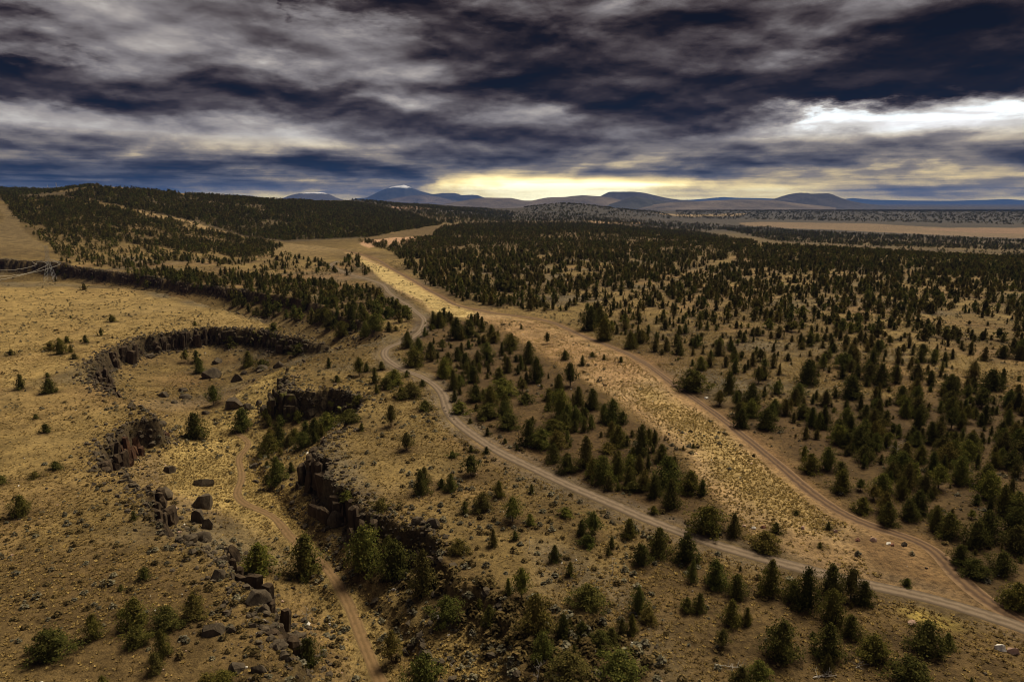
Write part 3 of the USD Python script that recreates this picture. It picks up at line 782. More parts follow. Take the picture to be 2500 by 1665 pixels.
mountain('low_brown_hill', [(1600, 499), (1650, 493), (1700, 491), (1730, 489.5), (1760, 488.5), (1800, 486.5), (1850, 487), (1885, 489), (1920, 493), (1960, 498), (2000, 502)], 14000, 1400, M_FOOT, 'low brown hill in front of the saddle-shaped butte', 'hill', rough=.16, seed=15)

# ------------------------------------------------------------------ haze
HAZE_DENSITY = 2.1e-5
hz = trimesh.creation.box(extents=[118000, 118000, 1180])
hz.apply_translation([0, 0, -150 + 590])
M_HAZE = usdkit.material(stage, '/World/Looks/haze', {"v": ("principled_volume", {"color": (.07, .18, .56), "density": HAZE_DENSITY, "anisotropy": 0.0})}, [], volume="v.volume")
tag(obj('haze', hz, M_HAZE), 'thin bluish haze in the air between the viewer and the mountains', 'haze', kind='stuff')

# ------------------------------------------------------------------ rock
def rock_material(name, dark, light, lichen=None, rust=None):
    n = {"pos": ("geometry", {}), "tc": ("texture_coordinate", {}), "map": ("mapping", {"scale": (1, 1, .35)}), "n1": ("noise_texture", {"scale": .8, "detail": 7, "roughness": .65}), "n2": ("noise_texture", {"scale": .33, "detail": 4, "roughness": .6}),
         "r": ("rgb_ramp", {"ramp": [(.25, dark), (.5, tuple(.6 * a + .4 * b for a, b in zip(dark, light))), (.75, light)]}),
         "nb": ("noise_texture", {"scale": 1.6, "detail": 6, "roughness": .7}), "bump": ("bump", {"strength": .9, "distance": .35}), "p": ("principled_bsdf", {"roughness": .9, "specular_ior_level": .2})}
    l = [("pos.position", "map.vector"), ("map.vector", "n1.vector"), ("pos.position", "n2.vector"), ("map.vector", "nb.vector"), ("n1.fac", "r.fac"), ("nb.fac", "bump.height"), ("bump.normal", "p.normal")]
    top = "r.color"
    if lichen:
        n |= {"lr": ("map_range", {"from_min": .54, "from_max": .66, "to_min": 0, "to_max": .85, "clamp": True}), "lm": ("mix", {"mix_type": "mix", "color2": lichen})}
        l += [("n2.fac", "lr.value"), ("lr.result", "lm.fac"), (top, "lm.color1")]
        top = "lm.color"
    l.append((top, "p.base_color"))
    return usdkit.material(stage, '/World/Looks/' + name, n, l, surface="p.BSDF")


M_BASALT = rock_material('dark_basalt', (.018, .011, .006), (.088, .058, .031))
M_BASALT_LICHEN = rock_material('lichened_basalt', (.018, .012, .006), (.085, .060, .031), lichen=(.13, .125, .02))
M_BASALT_RUST = rock_material('rusty_basalt', (.020, .011, .006), (.115, .052, .022))
M_BOULDER = rock_material('grey_boulder', (.026, .019, .012), (.112, .084, .052))
M_PINK = rock_material('pink_boulder_stone', (.30, .19, .135), (.55, .38, .29))
M_PALE = rock_material('pale_boulder_stone', (.40, .36, .31), (.72, .68, .62))
M_REDROCK = rock_material('red_boulder_stone', (.16, .07, .045), (.30, .15, .10))


def hull(pts):
    h = ConvexHull(pts)
    m = trimesh.Trimesh(pts, h.simplices, process=False)
    m.remove_unreferenced_vertices()
    c = m.vertices.mean(0)
    n = m.face_normals
    bad = ((m.triangles_center - c) * n).sum(1) < 0
    f = m.faces.copy()
    f[bad] = f[bad][:, ::-1]
    return np.array(m.vertices), f


def column_block(rg, w, d, h):
    """a weathered column of basalt: an irregular prism, broken across at a slant"""
    k = rg.integers(5, 8)
    a = np.sort(rg.random(k)) * .5 + np.arange(k) / k * 2 * np.pi
    rings = []
    for z, s in ((0, 1.12), (.35 + .2 * rg.random(), 1.0), (.75 + .1 * rg.random(), .97), (1, .72 + .2 * rg.random())):
        r = s * (1 + .18 * (rg.random(k) - .5))
        zz = z * h + (.12 * h * (rg.random(k) - .5) if 0 < z else 0)
        rings.append(np.stack([np.cos(a) * r * w / 2, np.sin(a) * r * d / 2, np.broadcast_to(zz, (k,))], 1))
    V = np.vstack(rings + [rings[-1].mean(0, keepdims=True) + [[0, 0, .06 * h]]])
    F = []
    for t in range(3):
        for q in range(k):
            a0, a1 = t * k + q, t * k + (q + 1) % k
            F += [[a0, a1, a1 + k], [a0, a1 + k, a0 + k]]
    F += [[3 * k + q, 3 * k + (q + 1) % k, 4 * k] for q in range(k)]
    return V, np.array(F)


def boulder_mesh(rg, w, d, h, n=26):
    p = rg.normal(size=(n, 3))
    p /= np.linalg.norm(p, axis=1, keepdims=True)
    p *= (.82 + .36 * rg.random((n, 1)))
    v, f = hull(p)
    v, f = trimesh.remesh.subdivide(v, f)
    v = v + (np.stack([fbm(v[:, 0] * 2 + s, v[:, 1] * 2 + v[:, 2] + s, 3, s) for s in range(3)], 1) - .5) * .45
    v[:, 2] = np.where(v[:, 2] < -.35, -.35 + (v[:, 2] + .35) * .2, v[:, 2])
    return v * [w / 2, d / 2, h / 1.35] + [0, 0, h * .22], f


# cliffs: runs of the rim
n_l, n_m = len(LEFT_RIM), len(LEFT_RIM) + len(TIP_BACK) + len(FAR_RIM)
CLIFFS = [  # first and last rim point, label, look, height factor
    (2, 5, 'low broken basalt ledge on the near left canyon rim', M_BASALT, .75),
    (6, 9, 'dark basalt outcrop below the left plateau, facing the boulder pile', M_BASALT, .8),
    (9, 11, 'shadowed basalt alcove wall under the rust stained nose', M_BASALT, .9),
    (11, 13, 'tall rust stained basalt nose jutting from the left plateau', M_BASALT_RUST, 1.15),
    (14, 18, 'stepped basalt wall curving round the left side of the amphitheatre', M_BASALT, 1.0),
    (18, 20, 'dark basalt wall at the head of the amphitheatre', M_BASALT, .9),
    (20, 24, 'basalt wall with yellow green lichen at the head of the amphitheatre', M_BASALT_LICHEN, .8),
    (n_l + len(TIP_BACK), n_l + len(TIP_BACK) + 3, 'dark broken rimrock across the far canyon behind the power pylon', M_BASALT, .5),
    (n_l + len(TIP_BACK) + 3, n_l + len(TIP_BACK) + 7, 'low dark rimrock across the far canyon among the trees', M_BASALT, .5),
    (n_m + 4, n_m + 9, 'sheer columned basalt cliff below the sandy knoll by the road bend', M_BASALT_LICHEN, 1.1),
    (n_m + 10, n_m + 15, 'ragged basalt crag above the canyon trail on its right side', M_BASALT, 1.05),
    (n_m + 15, n_m + 18, 'short basalt ledge behind the dark trees on the lower right canyon side', M_BASALT, .6)]
for ci, (i0, i1, label, mat, hk) in enumerate(CLIFFS):
    rg = np.random.default_rng(100 + ci)
    seg = smooth_line(rim3[RIM_AT[i0]:RIM_AT[i1] + 1, :2], .5)
    root = thing('basalt_cliff', (seg[len(seg) // 2, 0], seg[len(seg) // 2, 1], 0))
    tag(root, label, 'cliff')
    base = np.array([seg[len(seg) // 2, 0], seg[len(seg) // 2, 1], 0])
    tn = np.gradient(seg, axis=0)
    tn /= np.linalg.norm(tn, axis=1, keepdims=True)
    nin = np.stack([-tn[:, 1], tn[:, 0]], 1)
    probe = near_sample(carved, seg[:, 0] + nin[:, 0] * 6, seg[:, 1] + nin[:, 1] * 6).mean() - near_sample(carved, seg[:, 0] - nin[:, 0] * 6, seg[:, 1] - nin[:, 1] * 6).mean()
    if probe < 0:
        nin = -nin
    zseg = macro(seg[:, 0], seg[:, 1])
    wallh = np.clip((fbm(seg[:, 0] / 13 + 3 * ci, seg[:, 1] / 13, 3, 6) - .5) * 4.2 + .62, 0, 1)
    s = 0.0
    while s < len(seg) - 1:
        k = int(s)
        gap = rg.random() < (.55, .32, .2, .10, .22, .22, .22, .66, .7, .10, .15, .4)[ci]
        w = (1.1 + 3.6 * rg.random() ** 1.8) * (.8 + .3 * hk)
        if not gap:
            for row in range(2 if rg.random() < .55 else 1):
                off = rg.uniform(-.6, 1.9) + row * rg.uniform(1.2, 2.4)
                q = seg[k] + nin[k] * off
                zt = zseg[k] - row * rg.uniform(1.5, 4.5) + rg.uniform(-1.0, .4) - 3.0 * (rg.random() < .18) * rg.random()
                zb = float(terrain([q[0] + nin[k, 0] * 1.2], [q[1] + nin[k, 1] * 1.2])[0]) - 1.0
                hh = np.clip(zt - zb, 1.5, 9.5 * hk)
                if wallh[k] < .3 and rg.random() < .8:
                    continue
                drop = max(0.0, .62 - wallh[k]) * 9.0
                zt, hh = zt - drop * .75, max(hh - drop, 1.3)
                block = rg.random() < .42
                if block:                      # a broken block on or below the ledge
                    hh = min(hh, rg.uniform(1.6, 4.2))
                    zt = zt - rg.random() ** 1.5 * max(zt - zb - hh, 0)
                    q = q + nin[k] * rg.uniform(.2, 1.6)
                    V, F = boulder_mesh(rg, w * rg.uniform(1.1, 1.6), rg.uniform(1.8, 3.2), hh * 1.15, 14)
                else:
                    V, F = column_block(rg, w * rg.uniform(1.0, 1.35), rg.uniform(1.6, 2.8), hh)
                ang = math.atan2(tn[k, 1], tn[k, 0]) + rg.normal() * .45
                R2 = np.array([[math.cos(ang), -math.sin(ang)], [math.sin(ang), math.cos(ang)]])
                lean = nin[k] * rg.normal() * .09 + tn[k] * rg.normal() * .05
                V2 = np.c_[V[:, :2] @ R2.T + lean * V[:, 2:3], V[:, 2]] + [q[0], q[1], zt - hh] - base
                obj('block' if block else 'column', (V2, F), mat if rg.random() < .8 else M_BASALT, str(root.GetPath()))
        s += w / .5 * .62

# rubble: loose stones on the slopes below the walls and along the rims
STONES = [boulder_mesh(np.random.default_rng(40 + i), 1, 1, .75, 14) for i in range(5)]


def instancer(name, protos, pos, idx, scale, rotz, label, cat, tilt=None):
    path = '/World/' + numbered(name)
    pi = UsdGeom.PointInstancer.Define(stage, path)
    UsdGeom.Scope.Define(stage, path + '/kinds')
    targets = []
    for k, parts in enumerate(protos):
        pp = f'{path}/kinds/kind_{k:03d}'
        UsdGeom.Xform.Define(stage, pp)
        for pn, mesh, mat in parts:
            mp = usdkit.mesh(stage, f'{pp}/{pn}', mesh, mat).GetPrim()
            if pn in ('crown', 'tuft', 'bush'):
                sprays(mp, len(mesh[0]))
        targets.append(Sdf.Path(pp))
    pi.CreatePrototypesRel().SetTargets(targets)
    pi.CreateProtoIndicesAttr(Vt.IntArray.FromNumpy(np.asarray(idx, np.int32)))
    pi.CreatePositionsAttr(Vt.Vec3fArray.FromNumpy(np.asarray(pos, np.float32)))
    pi.CreateScalesAttr(Vt.Vec3fArray.FromNumpy(np.asarray(scale, np.float32)))
    c, s_ = np.cos(np.asarray(rotz) / 2), np.sin(np.asarray(rotz) / 2)
    q = np.zeros((len(c), 4), np.float32)
    q[:, 2], q[:, 3] = s_, c
    try:
        arr = Vt.QuathArray.FromNumpy(q.astype(np.float16))
    except Exception:
        arr = Vt.QuathArray([Gf.Quath(float(a), 0, 0, float(b)) for a, b in zip(c, s_)])
    pi.CreateOrientationsAttr(arr)
    return tag(pi.GetPrim(), label, cat, kind='stuff')


# boulders one can tell apart: (x, y of the foot, width, height in the picture, stone, words)
BOULDERS = [
    (516, 920, 46, 28, 'g', 'broad dark boulder on the amphitheatre slope below the two small pines'), (531, 886, 26, 20, 'g', 'rounded grey boulder stacked uphill of the broad dark boulder'),
    (581, 930, 30, 25, 'g', 'squarish grey boulder alone on the pale gully grass'), (596, 913, 18, 12, 'g', 'small boulder tucked behind the squarish grey boulder'),
    (643, 903, 30, 18, 'g', 'dark boulder beside the bushy juniper near the gully head'), (634, 908, 16, 10, 'g', 'small low boulder in front of the gully head boulder'),
    (679, 896, 26, 18, 'g', 'dark boulder just above the gully end'), (569, 994, 48, 32, 'g', 'large craggy boulder next to the pale pine'),
    (606, 999, 24, 22, 'g', 'blocky boulder right of the large craggy boulder'), (632, 987, 18, 14, 'g', 'small boulder between the blocky boulder and the sheer cliff'),
    (645, 1009, 24, 30, 'g', 'pointed dark rock leaning near the foot of the sheer cliff'), (664, 996, 26, 24, 'g', 'slanting slab at the foot of the sheer cliff'),
    (401, 968, 26, 16, 'g', 'flat boulder on the grassy slope below the stepped wall'), (448, 955, 22, 14, 'g', 'upper boulder of the loose group above the dark trail juniper'),
    (455, 972, 30, 16, 'g', 'wide boulder of the loose group above the dark trail juniper'), (502, 1011, 20, 13, 'g', 'lone grey boulder left of the craggy boulder'),
    (426, 984, 16, 10, 'g', 'small boulder beside the loose group on the slope'), (365, 873, 26, 13, 'g', 'flat boulder under the stepped wall'), (394, 1038, 24, 18, 'g', 'dark boulder behind the rust stained nose'),
    (498, 1184, 52, 24, 'g', 'long low boulder in the sagebrush west of the trail'), (397, 1213, 54, 30, 'g', 'long dark boulder under the left outcrop'),
    (498, 1238, 52, 46, 'g', 'biggest boulder of the pile in the sagebrush'), (484, 1274, 36, 46, 'g', 'upright grey slab of the boulder pile'), (507, 1288, 32, 30, 'g', 'grey block at the foot of the upright slab'),
    (492, 1314, 54, 24, 'g', 'low dark boulder at the near end of the boulder pile'), (621, 1142, 28, 15, 'g', 'dark boulder right of the trail above the small gully bend'), (623, 1177, 20, 9, 'g', 'little flat boulder near the ditch'),
    (632, 1464, 62, 34, 'g', 'wide dark boulder near the pointed ledge by the lower trail'), (645, 1490, 30, 20, 'g', 'boulder in front of the wide dark boulder by the lower trail'),
    (556, 1344, 24, 13, 'g', 'small round boulder below the boulder pile'), (462, 1320, 46, 20, 'g', 'flat boulder on the slope left of the boulder pile'), (415, 1150, 30, 20, 'g', 'dark boulder below the rust coloured scree'),
    (816, 1279, 44, 46, 'g', 'dark fallen slab under the ragged crag'), (531, 1410, 38, 30, 'g', 'brown boulder on the near left rim'), (523, 1542, 60, 30, 'g', 'weathered boulder among rubble in the bottom left slope'),
    (567, 1542, 28, 18, 'g', 'smaller boulder right of the weathered rubble boulder'), (578, 1634, 44, 28, 'g', 'boulder at the bottom edge left of the dark juniper'), (632, 1638, 40, 22, 'g', 'boulder at the bottom edge below the dark juniper'),
    (1020, 1276, 34, 22, 'g', 'lichen grey boulder on the hillside ledge'), (1058, 1284, 40, 26, 'g', 'dark boulder right of the lichen grey ledge boulder'),
    (2132, 1320, 17, 13, 'p', 'pink boulder left of the small rock cluster by the dirt track'), (2170, 1328, 13, 7, 'w', 'white flat rock of the cluster by the dirt track'), (2178, 1331, 12, 8, 'r', 'dark red rock of the cluster by the dirt track'),
    (2208, 1331, 16, 11, 'g', 'grey green rock of the cluster by the dirt track'), (2040, 1299, 10, 10, 'p', 'small pink boulder beside the spiky seedling in the clearing'), (1960, 1290, 11, 10, 'p', 'pink boulder in the golden grass of the clearing'),
    (2094, 1319, 15, 10, 'r', 'brown boulder in the clearing left of the pink boulder'), (1840, 1290, 12, 8, 'w', 'pale rock above the round bush beside the road'), (1816, 1286, 11, 8, 'p', 'pink rock right of the brown pointed juniper by the road'),
    (1863, 1288, 14, 8, 'r', 'brown rock behind the round bush beside the road'), (2226, 1523, 22, 14, 'p', 'tan boulder left of the big dark juniper below the road'), (2442, 1584, 27, 19, 'w', 'white boulder in the lower right corner'),
    (2473, 1593, 25, 24, 'p', 'pink boulder beside the white one in the lower right corner'), (1724, 973, 11, 7, 'w', 'pale rock on the far edge of the dirt track'), (1315, 943, 8, 6, 'w', 'small pale rock in the middle of the grove'),
    (1394, 951, 5, 4, 'w', 'tiny white rock under the tall dark pine in the grove'), (1399, 1009, 6, 5, 'w', 'tiny white rock in the grove shade below the pale rock')]
STONE_MAT = {'g': M_BOULDER, 'p': M_PINK, 'w': M_PALE, 'r': M_REDROCK}
bp = at([b[0] for b in BOULDERS], [b[1] for b in BOULDERS])
for bi, ((px, py, w, h, st_, label), p) in enumerate(zip(BOULDERS, bp)):
    rg = np.random.default_rng(300 + bi)
    dep = to_pixel(p)[2]
    wm, hm = w * dep / FPX, h * dep / FPX * 1.0
    V, F = boulder_mesh(rg, wm, wm * rg.uniform(.7, 1.0), max(hm * .95, wm * .35), 30)
    V = V + [0, 0, -.12 * hm]
    a = rg.uniform(-.5, .5)
    V[:, :2] = V[:, :2] @ np.array([[math.cos(a), -math.sin(a)], [math.sin(a), math.cos(a)]]).T
    tag(obj('boulder', (V + p, F), STONE_MAT[st_], smooth=28), label, 'boulder')

# ------------------------------------------------------------------ trees
def leaf_material(name, dark, mid, warm):
    n = {"g": ("attribute", {"attribute": "spray"}), "oi": ("object_info", {}),
         "r": ("rgb_ramp", {"ramp": [(0, dark), (.45, mid), (.8, tuple(1.25 * c for c in mid)), (1, warm)]}),
         "r2": ("rgb_ramp", {"ramp": [(0, (.68, .72, .7)), (.5, (1, 1, 1)), (1, (1.30, 1.22, 1.0))]}),
         "m": ("mix", {"mix_type": "multiply", "fac": 1.0}), "d": ("diffuse_bsdf", {"roughness": 0.6}), "t": ("translucent_bsdf", {}), "mx": ("mix_closure", {"fac": .22})}
    l = [("g.fac", "r.fac"), ("oi.random", "r2.fac"), ("r.color", "m.color1"), ("r2.color", "m.color2"), ("m.color", "d.color"), ("m.color", "t.color"), ("d.BSDF", "mx.closure1"), ("t.BSDF", "mx.closure2")]
    return usdkit.material(stage, '/World/Looks/' + name, n, l, surface="mx.closure")


LEAF = {'d': leaf_material('dark_juniper_foliage', (.034, .038, .011), (.086, .080, .021), (.170, .140, .038)),
        'g': leaf_material('green_juniper_foliage', (.046, .056, .014), (.108, .110, .026), (.21, .182, .046)),
        'b': leaf_material('brownish_juniper_foliage', (.040, .037, .012), (.100, .084, .025), (.20, .150, .045))}
M_BARK = usdkit.material(stage, '/World/Looks/juniper_bark', {"n": ("noise_texture", {"scale": 6, "detail": 4}), "r": ("rgb_ramp", {"ramp": [(.3, (.05, .033, .022)), (.7, (.15, .105, .072))]}), "p": ("principled_bsdf", {"roughness": .9})},
                         [("n.fac", "r.fac"), ("r.color", "p.base_color")], surface="p.BSDF")
M_DEADWOOD = usdkit.material(stage, '/World/Looks/bleached_wood', {"n": ("noise_texture", {"scale": 4, "detail": 4}), "r": ("rgb_ramp", {"ramp": [(.3, (.22, .19, .155)), (.7, (.48, .44, .38))]}), "p": ("principled_bsdf", {"roughness": .85})},
                             [("n.fac", "r.fac"), ("r.color", "p.base_color")], surface="p.BSDF")


def crown_radius(shape, t):
    """crown radius (of 0.5) at the height fraction t of the crown"""
    if shape == 'c':
        return .5 * np.clip(1 - t, 0, 1) ** .72 * np.clip(t * 7 + .55, 0, 1)
    if shape == 'r':
        return .5 * np.clip(1 - t ** 2.3, 0, 1) ** .6 * np.clip(.72 + t * 1.6, 0, 1)
    if shape == 'k':
        return .5 * np.clip(1 - t ** 3.0, 0, 1) ** .7 * np.clip(.65 + t * 2, 0, 1)
    return .5 * np.clip(1 - t ** 2, 0, 1) ** .5 * np.clip(.35 + t * 1.9, 0, 1)       # open crown on a bare trunk


BASE_T = {'c': .03, 'r': .02, 'k': .03, 'o': .26}


def crown_mesh(seed, shape, ncl, nleaf, leaf, core=True):
    """foliage: many small sprays gathered in clumps that stand out from the crown, unevenly"""
    rg = np.random.default_rng(seed)
    b0 = BASE_T[shape]
    lob = rg.random(5) * 6.28
    t = np.clip((np.arange(ncl) + rg.random(ncl)) / ncl, 0, .995) ** (1.25 if shape == 'c' else 1.0)
    a = np.arange(ncl) * 2.39996 + rg.normal(size=ncl) * .5
    lump = 1 + .22 * np.sin(a * 2 + lob[0] + t * 5) + .17 * np.sin(a * 3 + lob[1] - t * 9) + .15 * rg.normal(size=ncl)
    rad = crown_radius(shape, t) * np.clip(lump, .4, 1.5) * (.35 + .65 * rg.random(ncl) ** .45)
    if shape == 'o':
        rad *= np.where(rg.random(ncl) < .75, 1, .5)
    crest = 1 - (.10 if shape == 'c' else .26) * (.5 + .5 * np.sin(a * rg.integers(2, 4) + lob[2])) * np.clip(rad / .3, 0, 1) ** .7     # several tops of unequal height
    C = np.stack([np.cos(a) * rad, np.sin(a) * rad, b0 + (1 - b0) * t * crest], 1)
    C[0] = [0, 0, 1.0 - leaf * .6]
    plume = rg.random(ncl) < .34                                     # sprays that stick out of the outline
    C[plume, :2] *= rg.uniform(1.1, 1.45, (int(plume.sum()), 1))
    C[plume, 2] += .04
    bare = rg.random() * 6.28                                          # a thin side
    thin = (np.cos(a - bare) > .55) & (rg.random(ncl) < .55)
    C[thin, :2] *= .55
    n = ncl * nleaf
    ci = np.repeat(np.arange(ncl), nleaf)
    sp = np.array([.058, .058, .062]) * (1.0 if shape != 'o' else .95) * np.clip(.45 + 1.6 * (1 - t[ci, None]) ** .5, .45, 1.15)
    P = C[ci] + rg.normal(size=(n, 3)) * sp
    P[:, 2] = np.maximum(P[:, 2], .01)
    out = np.stack([np.cos(a[ci]), np.sin(a[ci]), np.full(n, .9)], 1) + rg.normal(size=(n, 3)) * .55
    face = out / np.linalg.norm(out, axis=1, keepdims=True)         # sprays face outward and up, and point upward
    up_ = rg.normal(size=(n, 3)) * .8 + [0, 0, .9]
    sd = np.cross(face, up_)
    sd /= np.linalg.norm(sd, axis=1, keepdims=True)
    out = np.cross(sd, face)
    L = leaf * rg.uniform(.7, 1.7, (n, 1))
    W = L * rg.uniform(.22, .42, (n, 1))
    V = np.stack([P - out * L * .5, P + sd * W, P + out * L * .6, P - sd * W], 1).reshape(-1, 3)
    k = np.arange(n)[:, None] * 4
    F = np.vstack([k + [[0, 1, 2]], k + [[0, 2, 3]]])
    if core:
        tt = np.linspace(0, .93, 7)
        aa = np.arange(7) / 7 * 2 * np.pi
        rr_ = crown_radius(shape, tt)[:, None] * .46 * (1 + .35 * (rg.random((7, 7)) - .5))
        cv = np.stack([np.cos(aa)[None] * rr_, np.sin(aa)[None] * rr_, np.broadcast_to((b0 + .02 + (1 - b0) * tt)[:, None], rr_.shape)], -1).reshape(-1, 3)
        q = []
        for i in range(6):
            for j in range(7):
                q += [[i * 7 + j, i * 7 + (j + 1) % 7, (i + 1) * 7 + (j + 1) % 7], [i * 7 + j, (i + 1) * 7 + (j + 1) % 7, (i + 1) * 7 + j]]
        F = np.vstack([F, np.array(q) + len(V)])
        V = np.vstack([V, cv])
    return V, F


def tube(pts, rad, sides=5):
    p = np.asarray(pts, float)
    t = np.gradient(p, axis=0)
    t /= np.linalg.norm(t, axis=1, keepdims=True) + 1e-12
    a = np.cross(t, np.where(np.abs(t[:, 2:]) < .9, [0, 0, 1.0], [1.0, 0, 0]))
    a /= np.linalg.norm(a, axis=1, keepdims=True) + 1e-12
    b, g_ = np.cross(t, a), np.arange(sides) * 2 * np.pi / sides
    v = p[:, None] + np.broadcast_to(rad, (len(p),))[:, None, None] * (np.cos(g_)[None, :, None] * a[:, None] + np.sin(g_)[None, :, None] * b[:, None])
    i, j = np.meshgrid(np.arange(len(p) - 1), np.arange(sides), indexing='ij')
    q = np.stack([i * sides + j, i * sides + (j + 1) % sides, (i + 1) * sides + (j + 1) % sides, (i + 1) * sides + j], -1).reshape(-1, 4)
    return v.reshape(-1, 3), np.vstack([q[:, [0, 1, 2]], q[:, [0, 2, 3]]])


def join(parts):
    V, F, o = [], [], 0
    for v, f in parts:
        V.append(v), F.append(np.asarray(f) + o)
        o += len(v)
    return np.vstack(V), np.vstack(F)


def trunk_mesh(seed, shape, limbs):
    rg = np.random.default_rng(seed + 5000)
    h = .8 if shape in 'ck' else .66
    z = np.linspace(-.03, h, 7)
    wob = np.cumsum(rg.normal(size=(7, 2)) * .006, axis=0)
    out = [tube(np.c_[wob, z], np.linspace(.034, .008, 7) if shape != 'o' else np.linspace(.036, .010, 7), 6)]
    for q in range(limbs):
        t = rg.uniform(.15, .75)
        a = rg.random() * 6.28
        r = crown_radius(shape, np.array([t]))[0] * .75
        k = int(t * 6)
        p0 = np.r_[wob[k], z[k]]
        out.append(tube([p0, p0 + [np.cos(a) * r * .5, np.sin(a) * r * .5, .05], p0 + [np.cos(a) * r, np.sin(a) * r, .13]], [.012, .008, .004], 4))
    return join(out)


